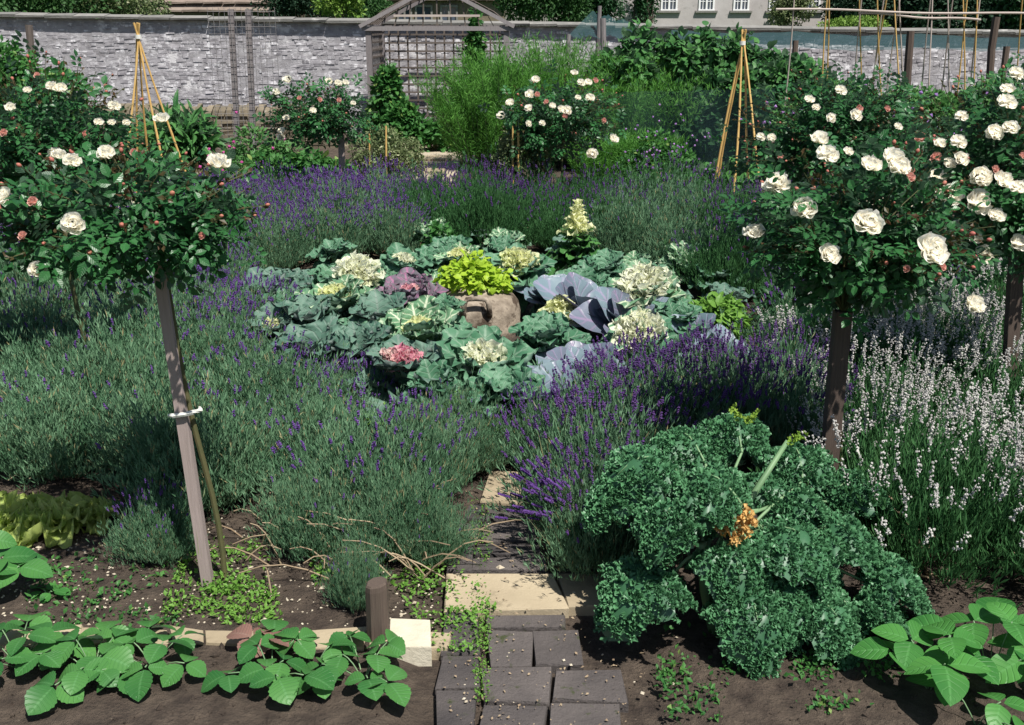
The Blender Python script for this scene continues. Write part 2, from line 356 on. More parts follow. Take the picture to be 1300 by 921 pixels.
for q in [((560, 834), (608, 834), (607, 784), (563, 784)), ((620, 804), (722, 802), (716, 783), (618, 784)), ((622, 850), (676, 850), (674, 808), (620, 808)), ((680, 850), (745, 850), (736, 806), (678, 808)),
          ((566, 729), (598, 729), (602, 694), (570, 695)), ((601, 729), (700, 729), (692, 712), (602, 712)), ((603, 709), (690, 709), (684, 694), (604, 694)), ((578, 691), (606, 691), (610, 668), (586, 668)),
          ((610, 691), (684, 691), (676, 668), (612, 668)), ((590, 664), (614, 664), (618, 644), (598, 644)), ((618, 664), (672, 664), (666, 646), (620, 646)),
          ((556, 880), (606, 880), (607, 838), (558, 838)), ((556, 930), (604, 930), (605, 884), (557, 884)),
          ((612, 895), (700, 895), (698, 854), (612, 854)), ((704, 895), (800, 895), (790, 854), (702, 854)), ((610, 945), (690, 945), (690, 899), (610, 899)), ((694, 945), (790, 945), (784, 899), (694, 899)),
          ]:
    slabbox(bd, pq(*q), -.02, .016)
tag(bd.obj('path_bricks', M['brick']), kind='structure')
sheetobj('cross_path', [(-12, 11.35), (12, 11.35), (12, 12.2), (-12, 12.2)], M['gravel'], .004)
sheetobj('arbour_path', [(-1.65, 12.2), (-.75, 12.2), (-.8, 17.4), (-1.65, 17.4)], M['gravel'], .002)
b = MB()
for (x, y, w_, d_) in [(-1.2, 13.1, .8, .3), (-1.22, 14.4, .8, .34), (-1.22, 15.7, .85, .3)]:
    b.box((x, y, .02), (w_*.7, d_, .06), 0, .02)
tag(b.obj('path_steps', M['slab']), kind='structure')
# stone kerb at the lower left, along the bed
b = MB(); x = -120
while x < 470:
    L = rng.uniform(45, 120); j = rng.uniform(-4, 4, 4); slabbox(b, pq((x+j[0]*.6, 827+j[0]), (x+L-4, 827+j[1]), (x+L-4+j[3], 806+j[2]), (x, 806+j[3])), -.02, rng.uniform(.022, .036)); x += L
tag(b.obj('kerb', M['slab']), kind='structure')
b = MB(); slabbox(b, pq((495, 842), (552, 842), (551, 803), (496, 803)), -.02, .055); tag(b.obj('kerb_end', M['slab_white']), kind='structure')
# pebbles
b = MB(); K = 1100
px = np.concatenate([rng.uniform(-100, 560, K), rng.uniform(560, 900, 60)]); py = np.concatenate([rng.uniform(660, 800, K), rng.uniform(600, 900, 60)])
P = np.array([gp(a, c) for a, c in zip(px, py)]); P[:, 2] = .012+.012*fbm(P[:, 0]*2.1, P[:, 1]*2.1)+.004
s_ = rng.uniform(.002, .0065, (len(P), 1))*np.array([[1.2, 1, .7]]); big = rng.random(len(P)) < .05; s_[big] *= 2.6
V, Fc, uv = OCT
b.inst(OCT, P, nrm(rng.normal(size=P.shape)*np.array([1, 1, .2])), np.tile([0, 0, 1.], (len(P), 1))+rng.normal(size=P.shape)*.2, s_)
tag(b.obj('pebbles', M['pebble']), kind='stuff')

b = MB(); K = 2600
P = np.array([gp(a, c) for a, c in zip(rng.uniform(-120, 1400, K), rng.uniform(620, 960, K))]); P = P[~((np.abs(P[:, 0]-.1) < .5) & (P[:, 1] < 5))]; P[:, 2] = .012+.012*fbm(P[:, 0]*2.1, P[:, 1]*2.1)+.003
b.inst(OCT, P, nrm(rng.normal(size=P.shape)), nrm(rng.normal(size=P.shape)), rng.gamma(2.0, .0035, (len(P), 1))*rng.uniform(.6, 1.3, (len(P), 3)))
tag(b.obj('soil_clods', M['soil']), kind='stuff')
b = MB(); K = 420
P = np.array([gp(a, c, .024) for a, c in zip(rng.uniform(560, 820, K), rng.uniform(610, 930, K))])
b.inst(LF1, P, nrm(rng.normal(size=P.shape)*[1, 1, .15]), nrm(rng.normal(size=P.shape)*.3+[0, 0, 1]), rng.uniform(.004, .016, K))
tag(b.obj('leaf_litter', M['twig']), kind='stuff')
# ---- garden wall
WY = 19.8
def wall():
    root = empty('garden_wall', (0, WY, 0), 'long old pale grey rubble stone wall closing the garden behind the arbour', 'wall')
    x0, x1 = -13.5, 16.5
    def top(x): return np.interp(x, [-10, 9.8], [2.12, 1.79])
    b = MB(); V = []
    for x in np.linspace(x0, x1, 31):
        for (y, z) in ((0.03, -.05), (0.03, top(x)), (.5, top(x)), (.5, -.05)): V.append((x, y, z))
    Fc = [[i*4+j, (i+1)*4+j, (i+1)*4+(j+1) % 4, i*4+(j+1) % 4][::-1] for i in range(30) for j in range(4)]
    b.raw(V, Fc, np.zeros((len(V), 3))); b.obj('mortar', M['wallmortar'], root)
    b = MB(); z = 0.0
    while z < 2.1:
        h = rng.uniform(.035, .085); x = x0+rng.uniform(0, .2)
        while x < x1:
            L = rng.uniform(.06, .22)
            zt = z*(top(x)/2.12)
            if zt+h < top(x)-.01:
                hh = h*rng.uniform(.75, 1.0)
                d = rng.uniform(.004, .022)
                b.box((x+L/2, .03-d/2+.01, zt+h/2+rng.uniform(-.006, .006)), (L-rng.uniform(.004, .02), d, hh-.006), 0, .006)
            x += L
        z += h
    b.obj('stones', M['wallstone'], root)
    b = MB(); x = x0
    while x < x1:
        L = rng.uniform(.5, .9); zz = (top(x)+top(x+L))/2
        V = [(x+dx, y, z+zz) for dx in (0.004, L-.004) for (y, z) in ((-.09, .004), (-.10, .045), (.2, .09), (.6, .05), (.6, .004))]
        V = np.array(V)+rng.uniform(-.006, .006, (10, 3))
        Fq = [[0, 5, 6, 1], [1, 6, 7, 2], [2, 7, 8, 3], [3, 8, 9, 4], [4, 9, 5, 0]]
        b.raw(V, Fq); b.raw(V[[0, 1, 3, 4]], [[0, 1, 2, 3]]); b.raw(V[[5, 6, 8, 9]], [[3, 2, 1, 0]]); b.raw(V[[1, 2, 3]], [[0, 1, 2]]); b.raw(V[[6, 7, 8]], [[2, 1, 0]])
        x += L
    b.obj('coping', M['coping'], root)
wall()
def dry_wall():
    Y = 17.3
    root = empty('dry_stone_wall', (-6.5, Y, 0), 'low brown dry stone wall with upright rounded cap stones in front of the tall wall', 'wall')
    b = MB(); z = 0
    while z < .5:
        h = rng.uniform(.04, .075); x = -9.5
        while x < -3.0:
            L = rng.uniform(.12, .35); b.box((x+L/2+6.5, rng.uniform(-.02, .02), z+h/2), (L-.012, .3, h-.01), 0, .008); x += L
        z += h
    b.obj('courses', M['drystone'], root)
    b = MB(); x = -9.5
    while x < -3.0:
        t_ = rng.uniform(.07, .13); hh = rng.uniform(.13, .2); a = np.linspace(0, math.pi, 7)
        ring = [(math.cos(q)*.16, math.sin(q)*hh) for q in a]
        V = [(x+6.5+dx+rng.uniform(-.008, .008)+yy*.25, rx, z+yy) for dx in (0, t_-.012) for rx, yy in ring]
        Fq = [[i, i+1, i+8, i+7] for i in range(6)]+[[0, 1, 5, 6], [1, 2, 4, 5], [7, 8, 12, 13][::-1], [8, 9, 11, 12][::-1]]
        b.raw(V, Fq); b.raw(np.array(V)[[2, 3, 4]], [[0, 1, 2]]); b.raw(np.array(V)[[9, 10, 11]], [[2, 1, 0]]); x += t_
    b.obj('cap_stones', M['drystone'], root)
dry_wall()
# ---- arbour
def arbour():
    Y0, Y1 = 17.4, 19.2
    xl = at(470, 100, Y0)[0]; xr = at(643, 100, Y0)[0]; xc = (xl+xr)/2; hw = (xr-xl)/2
    root = empty('trellis_arbour', (xc, Y0, 0), 'weathered grey wooden trellis arbour with a pitched lattice roof against the stone wall', 'arbour')
    D = Y1-Y0; E = 1.92
    for x in (-hw, hw):
        for y in (0, D):
            b = MB(); b.beam((x, y, 0), (x, y, E), .09, .09); b.obj('post', M['oldwood'], root)
    b = MB(); b.beam((-hw-.1, -.062, E), (hw+.1, -.062, E), .035, .07); b.obj('eaves_beam', M['oldwood'], root)
    b = MB(); b.beam((-hw-.1, D, E), (hw+.1, D, E), .05, .09); b.obj('rear_beam', M['oldwood'], root)
    for x in (-hw, hw):
        b = MB(); b.beam((x, .05, E+.005), (x, D-.03, E+.005), .05, .08); b.obj('side_beam', M['oldwood'], root)
    gz = E+.52
    for y in (-.062, D):
        for s in (-1, 1):
            b = MB(); b.beam((s*(hw+.13), y-.04, E+.03), (s*.3, y-.04, gz), .03, .06); b.obj('rafter', M['oldwood'], root)
        b = MB(); b.beam((-.34, y-.04, gz+.03), (.34, y-.04, gz+.03), .03, .05); b.obj('ridge_rail', M['oldwood'], root)
    b = MB(); b.beam((-hw*.62, -.08, E+.2), (hw*.62, -.08, E+.2), .02, .035); b.obj('gable_rail', M['cane_grey'], root)
    def lattice(name, p0, ux, uz, nx, nz, L, Hh, mat, z0=0.0, wd=.03):
        b = MB(); p0 = np.array(p0, float); ux = np.array(ux, float); nn = np.cross(ux, (0, 0, 1))
        for i in range(nx):
            p = p0+ux*L*(i+.5)/nx; b.beam(p+np.array([0, 0, z0]), p+np.array([0, 0, Hh]), wd, .012, up=nn)
        for i in range(nz):
            z = z0+(Hh-z0)*(i+.5)/nz; q = p0+nn*.014+np.array([0, 0, z]); b.beam(q, q+ux*L, .012, wd)
        b.obj(name, mat, root)
    lattice('rear_lattice', (-hw+.05, D-.05, 0), (1, 0, 0), 0, 13, 13, 2*hw-.1, 1.88, M['darkwood'])
    lattice('side_lattice', (-hw, .06, 0), (0, 1, 0), 0, 11, 15, D-.12, 1.88, M['darkwood'])
    lattice('side_lattice', (hw, .06, 0), (0, 1, 0), 0, 11, 15, D-.12, 1.88, M['darkwood'])
    # roof laths on both slopes and gable uprights
    for s in (-1, 1):
        b = MB()
        for i in range(6):
            y = -.02+(D)*(i+.5)/6; q0 = np.array([s*(hw+.05), y, E+.06]); q1 = np.array([s*.3, y, gz-.01]); b.tube([q0, q0*.7+q1*.3+np.array([0, 0, .07]), q0*.35+q1*.65+np.array([0, 0, .07]), q1], .012, 4)
        for i in range(4):
            f = (i+.6)/4.2; x = s*((hw+.05)*(1-f)+.3*f); z = (E+.06)*(1-f)+(gz-.01)*f+.05*math.sin(f*3.14); b.beam((x, -.03, z+.018), (x, D, z+.018), .02, .015)
        b.obj('roof_lattice', M['darkwood'], root)
    b = MB()
    for i in range(9):
        x = -hw*.82+i*hw*.205; z = E+.03+(gz-E-.03)*min(1, (hw+.1-abs(x))/(hw-.2)); b.beam((x, -.045, E+.03), (x*.9, -.045, z), .02, .012)
    b.obj('gable_lattice', M['darkwood'], root)
arbour()
# ---- buildings beyond the wall
def house():
    Y = 50.0
    xl = at(770, 10, Y)[0]; xr = at(1072, 10, Y)[0]
    root = empty('country_house', ((xl+xr)/2, Y, 0), 'grey rendered country house with small white casement windows beyond the wall', 'house')
    hw = (xr-xl)/2
    b = MB(); b.box((0, 4, 4.0), (2*hw, 8, 8.0)); b.obj('wall', M['render'], root)
    b = MB(); V = [(-hw-.4, -.5, 8.0), (hw+.4, -.5, 8.0), (hw+.4, 8.5, 8.0), (-hw-.4, 8.5, 8.0), (-hw+1, 4, 11.5), (hw-1, 4, 11.5)]
    b.raw(V, [[0, 1, 5, 4], [2, 3, 4, 5], [3, 2, 1, 0]]); b.raw(np.array(V)[[1, 2, 5]], [[0, 1, 2]]); b.raw(np.array(V)[[3, 0, 4]], [[0, 1, 2]])
    b.obj('roof', M['rooftile'], root)
    xc = (xl+xr)/2
    for a, c in ((839, 860), (887, 907), (931, 951), (976, 996), (1021, 1041)):
        x0 = at(a, 5, Y)[0]-xc; x1 = at(c, 5, Y)[0]-xc; z0 = at(a, 12, Y)[2]; z1 = z0+1.05
        fr = MB(); w_ = x1-x0
        for xx in (x0+.04, (x0+x1)/2, x1-.04): fr.box((xx, -.03, (z0+z1)/2), (.08, .06, z1-z0))
        for zz in (z0-.03, z1+.03): fr.box(((x0+x1)/2, -.035, zz), (w_+.02, .07, .06))
        for q in range(1, 3): fr.box(((x0+x1)/2, -.012, z0+(z1-z0)*q/3), (w_-.17, .022, .03))
        for xx in (x0+w_*.27, x0+w_*.73): fr.box((xx, -.016, (z0+z1)/2), (.03, .018, z1-z0-.01))
        f = fr.obj('window', M['white'], root)
        g = MB(); g.box(((x0+x1)/2, -.002, (z0+z1)/2), (w_-.1, .006, z1-z0)); g.obj('pane', M['glass'], f)
        g = MB(); g.box(((x0+x1)/2, -.06, z0-.11), (w_+.3, .12, .09)); g.obj('sill', M['coping'], f)
house()
def barn(name, label, px0, px1, py, Y, depth, mat_wall, ridge_py, label_cat='building', gaps=()):
    xl = at(px0, py, Y)[0]; xr = at(px1, py, Y)[0]; xc = (xl+xr)/2; hw = (xr-xl)/2
    ze = at(px0, py, Y)[2]; root = empty(name, (xc, Y, 0), label, label_cat)
    b = MB(); b.box((0, depth/2, ze/2), (2*hw, depth, ze)); b.obj('wall', mat_wall, root)
    b = MB(); zr = ze+depth*.45; rows = 14
    for i in range(rows):
        f0 = i/rows; y = -.2+f0*(depth/2+.2); z = ze+f0*(zr-ze); x = -hw-.15
        while x < hw+.1:
            L = min(rng.uniform(.3, .6), hw+.15-x+.01); b.box((x+L/2, y+.15, z+.05+rng.uniform(0, .015)), (L-.02, (depth/2+.2)/rows*1.3, .05), 0, .008); x += L
    b.raw([(-hw-.1, -.1, ze), (hw+.1, -.1, ze), (hw+.1, depth/2, zr), (-hw-.1, depth/2, zr)], [[0, 1, 2, 3]])
    b.raw([(-hw-.1, depth+.1, ze), (hw+.1, depth+.1, ze), (hw+.1, depth/2, zr), (-hw-.1, depth/2, zr)], [[3, 2, 1, 0]])
    b.obj('roof', M['rooftile'], root)
    return root, hw, ze
r1, hw, ze = barn('stone_barn', 'brown stone tiled outbuilding roof showing over the wall at left', 190, 345, 17, 30, 7, M['drystone'], 0)
r2, hw, ze = barn('stone_cottage', 'brown stone cottage with mullioned windows behind the trellis arbour', 420, 640, 2, 34, 7, M['drystone'], 0)
xc = r2.location.x
for a, c in ((433, 455), (505, 522), (528, 548), (560, 580)):
    x0 = at(a, 10, 34)[0]-xc; x1 = at(c, 10, 34)[0]-xc; f = MB()
    for xx in (x0, (x0+x1)/2, x1): f.box((xx, -.03, 2.05), (.06, .06, .9))
    f.box(((x0+x1)/2, -.03, 2.53), (x1-x0+.06, .06, .06)); f.box(((x0+x1)/2, -.03, 1.57), (x1-x0+.06, .06, .06))
    ff = f.obj('window', M['coping'], r2); g = MB(); g.box(((x0+x1)/2, -.003, 2.05), (x1-x0, .008, .9)); g.obj('pane', M['glass'], ff)
# ================================================================ FOLIAGE GENERATORS
def cloud(b, T, c, r, n, size, lump=10, up=.4, shell=.55, zmin=None, flat=.5, svar=.35):
    """leaves in an uneven, lumpy volume"""
    c = np.array(c, float); r = np.array(r, float)
    lc = sph(lump, -.6)*rng.uniform(.35, .8, (lump, 1)); lr = rng.uniform(.28, .5, lump)
    k = rng.integers(0, lump, n); d = sph(n*2)[:n]; rr = (shell+(1-shell)*rng.random(n))
    Q = lc[k]+d*(lr[k]*rr)[:, None]; P = c+Q*r
    if zmin is not None: P[:, 2] = np.maximum(P[:, 2], zmin+.02*rng.random(n))
    ax = nrm(d+rng.normal(size=(n, 3))*.6+np.array([0, 0, -.1])); nn = nrm(d*flat+np.array([0, 0, up])+rng.normal(size=(n, 3))*.35)
    b.inst(T, P, ax, nn, size*rng.uniform(1-svar, 1+svar, n))
    return c+lc*r, lr*r.mean()
def stems(b, base, tips, r0, r1, k=5, n=6, sag=.1):
    base = np.array(base, float)
    for t_ in tips:
        t_ = np.array(t_, float); s = np.linspace(0, 1, n)[:, None]; m = rng.normal(size=3)*sag*np.linalg.norm(t_-base)*.4
        P = base*(1-s)+t_*s+m*np.sin(s*math.pi); b.tube(P, np.linspace(r0, r1, n), k)
def bush(name, label, cat, c, r, n, size, mat, T=LF, lump=12, group=None, stem='rose_stem', z0=0, **kw):
    c = np.array(c, float); root = empty(name, (c[0], c[1], z0), label, cat, group)
    o = np.array([c[0], c[1], z0]); b = MB(); tips, _ = cloud(b, T, c-o, r, n, size, lump, **kw)
    b.obj('foliage', M[mat], root); b = MB(); stems(b, (0, 0, 0), tips, .02 if r[2] < 1.5 else .12, .004 if r[2] < 1.5 else .03)
    b.obj('stems' if r[2] < 1.5 else 'trunk', M[stem], root); return root
# ---- trees beyond wall
def far(name, label, cat, px, py, Y, rx, rz, n, size, mat, ry=None, **kw):
    c = at(px, py, Y); return bush(name, label, cat, c, (rx, ry or rx, rz), n, size, mat, T=LF1, lump=kw.pop('lump', 22), stem='stake_dark', **kw)
far('hedge_shrub', 'broad mid green shrub beyond the wall at the far left corner', 'shrub', 55, 5, 24, 2.6, 1.1, 16000, .10, 'tree')
far('bare_shrub', 'thin brownish shrub beyond the wall left of the tiled roof', 'shrub', 155, 5, 24, 1.0, .8, 4000, .07, 'olive')
far('yew_tree', 'dark clipped yew beyond the wall right of the tiled roof', 'tree', 380, -10, 27, 1.1, 1.2, 16000, .07, 'conifer', lump=30)
far('garden_shrub', 'bright yellow green shrub beyond the wall beside the dark yew', 'shrub', 432, 5, 25, .55, .6, 3500, .08, 'treeb')
far('garden_shrub', 'rounded mid green shrub beyond the wall left of the arbour gable', 'shrub', 472, 12, 26, .6, .4, 4000, .07, 'tree')
far('broadleaf_tree', 'dense green tree beyond the wall right of the arbour gable', 'tree', 690, -12, 27, 1.3, 1.3, 20000, .09, 'tree')
far('broadleaf_tree', 'dark green tree beyond the wall against the left end of the grey house', 'tree', 755, -5, 29, 1.0, 1.2, 12000, .09, 'dark')
far('wall_climber', 'green climber on the left end of the grey house wall', 'climber', 822, 2, 48.5, .8, 2.2, 3500, .14, 'dark')
far('wall_climber', 'olive climbing shrub on the grey house wall between the right hand windows', 'climber', 1006, 12, 49, 1.0, 1.4, 5000, .14, 'olive')
far('broadleaf_tree', 'very dark tree beyond the wall at the right corner of the grey house', 'tree', 1120, 0, 45, 2.9, 3.0, 26000, .17, 'conifer')
far('broadleaf_tree', 'very dark wide tree beyond the wall at the far right', 'tree', 1240, -5, 42, 3.4, 3.2, 30000, .17, 'conifer')
far('broadleaf_tree', 'dark tree standing furthest right behind the bean frame', 'tree', 1330, 0, 40, 2.4, 3.0, 16000, .17, 'dark')
far('low_shrub', 'low bright green shrub just beyond the wall under the dark tree', 'shrub', 1085, 33, 30, .9, .25, 2500, .08, 'treeb')
# ---- mid-ground planting
B = bush
B('shrub', 'leafy green shrub against the wall at the far left, behind the roses', 'shrub', at(15, 140, 13.5), (1.0, .8, .85), 6000, .085, 'mid', z0=0)
B('artichoke_plant', 'grey green jagged leafy plant behind the left cane tripod', 'plant', at(205, 190, 13.5), (.7, .6, .5), 1500, .20, 'broad', T=T_leaf(5, .28, .3, .4))
B('sweet_pea_plant', 'wispy green sweet pea plant with tiny magenta flowers below the wire panel', 'plant', at(320, 222, 12.8), (.7, .4, .62), 6000, .055, 'pea')
B('leafy_plant', 'bright leafy vegetable plant under the standard rose left of the arbour', 'plant', at(372, 228, 12.3), (.7, .35, .36), 3200, .085, 'mid')
B('climber', 'green climbing plant at the foot of the arbour left post', 'climber', at(497, 150, 17.0), (.38, .3, .75), 2600, .12, 'mid')
B('climber', 'dark vine hanging inside the right side of the arbour', 'climber', at(606, 70, 17.9), (.16, .16, .72), 1200, .10, 'mid')
B('leafy_plant', 'green large leaved plant at the end of the arbour path', 'plant', at(548, 178, 16.9), (.5, .35, .33), 1200, .11, 'mid')
B('variegated_shrub', 'rounded olive variegated shrub with two short canes left of the arbour path', 'shrub', at(490, 208, 12.9), (.52, .45, .44), 9000, .035, 'olive')
B('variegated_shrub', 'narrow olive variegated shrub with two canes right of the arbour path', 'shrub', at(660, 206, 10.9), (.33, .33, .42), 6500, .035, 'olive')
for k, (px, py, rx, rz, lab) in enumerate([(798, 100, .48, .88, 'large leaved vine climbing the post right of the asparagus'), (842, 115, .55, .78, 'leafy climbing bush with notched top, second from the thick post'), (880, 108, .48, .86, 'tall narrow fruit bush between the notched bush and the cane tripod'), (922, 112, .55, .86, 'large leaved fruit bush directly behind the right cane tripod'), (965, 118, .55, .74, 'loose leafy fruit bush just right of the right cane tripod')]):
    B('fruit_bush', lab, 'shrub', at(px, py, 15.0+.2*(k % 2)), (rx*1.25, .55, rz*1.12), 4200, .105, 'broad', T=BROAD, lump=9, shell=.2)
B('fruit_bush', 'dark leafy fruit bush inside the dark netting', 'shrub', at(860, 170, 14.6), (1.35, .5, .8), 8000, .10, 'dark', T=BROAD)
B('fruit_bush', 'dark leafy bush behind the middle right rose', 'shrub', at(985, 150, 14.2), (1.0, .5, .85), 8000, .10, 'broad', T=BROAD)
B('nepeta_plant', 'blue flowered hazy green plant right of the variegated shrub', 'plant', at(835, 215, 12.6), (.5, .35, .42), 4200, .05, 'mid')
B('squash_plant', 'large leaved green vegetable at the foot of the right cane tripod', 'plant', at(935, 238, 12.4), (.55, .3, .3), 500, .17, 'broad', T=BROAD)
for i, (px, py, rx, rz, lab) in enumerate([(1050, 125, .9, .6, 'tangled pea plants at the left end of the bean frame'), (1150, 120, .9, .6, 'tangled pea plants with mauve flowers under the middle of the bean frame'), (1240, 135, .9, .7, 'tangled leafy pea plants under the right end of the bean frame')]):
    B('pea_plant', lab, 'plant', at(px, py+34, 12.8), (rx, .5, rz*.9), 6500, .075, 'pea')
B('leafy_plant', 'dark low leafy plant between the middle right and far right roses', 'plant', at(1155, 215, 9.0), (1.1, .6, .45), 6000, .07, 'dark')
B('leafy_plant', 'dark leafy ground plant beneath the far right rose', 'plant', at(1290, 350, 7.2), (.8, .6, .35), 3000, .06, 'dark')
# tiny flowers in the peas, sweet pea and nepeta
def specks(name, label, pts, size, col):
    b = MB()
    for (px, py, Y, sx, sy, n) in pts:
        c = at(px, py, Y); P = c+rng.normal(size=(n, 3))*np.array([sx, .15, sy]); b.inst(OCT, P, nrm(rng.normal(size=(n, 3))), nrm(rng.normal(size=(n, 3))), size)
    o = b.obj(name, col); tag(o, label, 'flowers', kind='stuff')
M['mauve'] = leafmat('mauve flower', (.25, .15, .4), (.4, .22, .5), .6, .2); M['magenta'] = leafmat('magenta flower', (.35, .03, .2), (.5, .1, .3), .6, .2)
specks('pea_flowers', 'tiny mauve flowers scattered over the pea plants under the bean frame', [(1050, 150, 12.25, .5, .16, 22), (1180, 152, 12.25, .6, .16, 30)], .028, M['mauve'])
specks('sweet_pea_flowers', 'tiny magenta flowers on the wispy sweet peas', [(305, 212, 12.35, .3, .2, 22)], .024, M['magenta'])
specks('nepeta_flowers', 'hazy blue flower dots on the plant beside the netting', [(845, 195, 12.2, .3, .25, 70)], .016, M['mauve'])
# asparagus: feathery fern mass
def feathery(label, px, py, Y, hw, h, n, dx=0):
    c = at(px, py, Y); root = empty('asparagus_plant', (c[0], Y, 0), label, 'plant', 'feathery asparagus plants right of the arbour')
    b = MB(); s2 = MB(); K = n; base = np.stack([rng.uniform(-hw*.7, hw*.7, K), rng.uniform(-.3, .3, K), np.zeros(K)], 1)
    lean = np.stack([base[:, 0]/hw*.4+rng.normal(size=K)*.16, rng.normal(size=K)*.16-.08, np.ones(K)], 1)
    hh = h*rng.uniform(.55, 1.03, K)*(1-.35*(np.abs(base[:, 0])/hw)**2); tip = base+lean*hh[:, None]
    for i in range(K):
        sag = np.array([base[i, 0]*.25, -.05, -.06*h])
        s = np.linspace(0, 1, 6)[:, None]; P = base[i]*(1-s)+tip[i]*s+sag*s**3; s2.tube(P, np.linspace(.006, .002, 6), 3, cap=False)
        L = 150; t_ = rng.uniform(.18, 1, L)[:, None]; Q = base[i]*(1-t_)+tip[i]*t_+sag*t_**3
        off = nrm(rng.normal(size=(L, 3))*np.array([1, 1, .4]))*(.02+.16*(1-t_)*rng.random((L, 1))+.02)
        d = nrm(off*3+np.array([0, 0, .35])+rng.normal(size=(L, 3))*.2); b.inst(NEED, Q+off, d, nrm(rng.normal(size=(L, 3))), np.stack([rng.uniform(.06, .12, L)*.7, rng.uniform(.06, .11, L), np.full(L, .08)], 1)*1.15)
    b.obj('foliage', M['feather'], root); s2.obj('stems', M['lavstem'], root)
feathery('feathery bright green asparagus clump nearest the arbour, left of the pale roses', 634, 150, 14.8, .78, 1.62, 320)
feathery('feathery green asparagus clump behind the pale standard rose', 700, 140, 15.2, 1.15, 1.9, 400)
feathery('feathery green asparagus clump right of the pale standard rose', 790, 160, 14.6, .95, 1.45, 280)
feathery('low feathery green asparagus clump behind the hedge, beside the blue flowered plant', 790, 215, 13.2, .65, .7, 130)
# ---- netting, posts
def net(name, label, pts, mat, sag=.05):
    b = MB(); A, Bp, Cc, D = [np.array(p, float) for p in pts]; n = 24; m = 6; V = []
    for j in range(m+1):
        for i in range(n+1):
            u = i/n; v = j/m; p = (A*(1-u)+Bp*u)*(1-v)+(D*(1-u)+Cc*u)*v; V.append(p+np.array([0, .05*math.sin(u*17+v*3), -sag*math.sin(u*math.pi*3)**2+.012*math.sin(u*60)]))
    b.raw(V, [[j*(n+1)+i, j*(n+1)+i+1, (j+1)*(n+1)+i+1, (j+1)*(n+1)+i] for j in range(m) for i in range(n)]); tag(b.obj(name, mat, smooth=True), label, 'netting')
net('fruit_netting', 'dark upright netting around the fruit bushes behind the right hedge', [at(765, 240, 13.2), at(985, 252, 13.2), at(985, 112, 13.3), at(765, 118, 13.3)], M['net_dark'], 0)
net('garden_netting', 'teal green netting strung along the wall top behind the bean frame', [at(850, 60, 18.6), at(1330, 62, 18.6), at(1330, 46, 19.2), at(850, 38, 19.2)], M['net'])
net('garden_netting', 'tent of teal netting draped from the two old posts right of the arbour', [at(722, 45, 16.2), at(800, 45, 16.2), at(812, 30, 17.2), at(752, 14, 16.6)], M['net'])
def post(px, pt, pb, Y, r, label, mat='stake_dark', pxt=None, grp=None):
    a = at(px, pb, Y); t_ = at(pxt if pxt is not None else px, pt, Y); a = np.array([a[0], a[1], 0]); root = None
    b = MB(); s = np.linspace(0, 1, 6)[:, None]; P = (t_-a)*s+rng.normal(size=(6, 3))*.006; P[0, 2] = -.02
    b.tube(P, r*rng.uniform(.9, 1.08, 6), 8); o = b.obj('wooden_post', M[mat]); o.location = a; tag(o, label, 'post', grp)
post(766, 24, 110, 15.9, .045, 'thick old round post with netting right of the arbour', 'oldwood')
post(756, 8, 90, 16.3, .035, 'slim leaning post just left of the thick old round post', 'oldwood', pxt=761)
post(722, 42, 90, 16.4, .035, 'short post with white cap at the left of the asparagus top', 'oldwood')
post(46, 32, 130, 18.0, .06, 'dark post in front of the wall at the far left', 'darkwood', pxt=36)
post(1010, 52, 120, 16.2, .045, 'dark post behind the left end of the bean frame')
post(1153, 40, 130, 15.0, .06, 'short dark round post behind the middle of the bean frame', pxt=1156)
post(1255, 22, 130, 14.6, .05, 'tall dark leaning post holding the netting at the right', pxt=1265)
post(1268, 60, 130, 14.2, .045, 'shorter dark leaning post beside the tall one at the right', pxt=1279)
# wire panel between two posts (left)
def wirepanel():
    Y = 14.2; a = at(297, 130, Y); c = at(317, 130, Y)
    root = empty('wire_fence', (a[0], Y, 0), 'two grey posts holding a tall rusty wire mesh panel in front of the wall', 'plant support')
    for p, x in ((a, 293), (c, 315)):
        t_ = at(x, 12, Y); b = MB(); b.beam((p[0]-a[0], 0, 0), (t_[0]-a[0], 0, t_[2]), .07, .06); b.obj('post', M['oldwood'], root)
    b = MB(); x0 = at(265, 20, Y)[0]-a[0]; x1 = at(350, 20, Y)[0]-a[0]; z1 = at(300, 10, Y)[2]
    for i in range(13): x = x0+(x1-x0)*i/12; b.tube([(x, -.05, .3), (x, -.05, z1)], .0028, 4)
    for i in range(20): z = .35+(z1-.4)*i/19; b.tube([(x0, -.055, z), (x1, -.055, z)], .0028, 4)
    b.obj('wire_mesh', M['wire'], root)
wirepanel()
# ---- bamboo wigwams
def wigwam(label, top, legs, Y):
    tp = at(*top, Y); root = empty('bamboo_wigwam', (tp[0], Y, 0), label, 'plant support', 'bamboo wigwams')
    for (lx, ly, dY) in legs:
        lx = top[0]+(lx-top[0])*1.12
        a = at(lx, ly, Y+dY); a = np.array([a[0], a[1], 0]) if a[2] < .6 else a
        g = a; d = nrm(tp-g); e = tp+d*.1+rng.normal(size=3)*.006
        b = MB(); n = 16; s = np.linspace(0, 1, n)[:, None]; P = g*(1-s)+e*s-np.array([tp[0], Y, 0])+np.array([.012, 0, 0])*np.sin(s*5+rng.random()*6)
        R = np.linspace(.0125, .0095, n); R[::3] *= 1.22; b.tube(P, R, 7); b.obj('cane', M['bamboo'], root)
    b = MB(); z = tp[2]-.05; b.tube([(0, 0, z-.012), (0, 0, z+.03)], .034, 10); b.obj('tie', M['tie'], root)
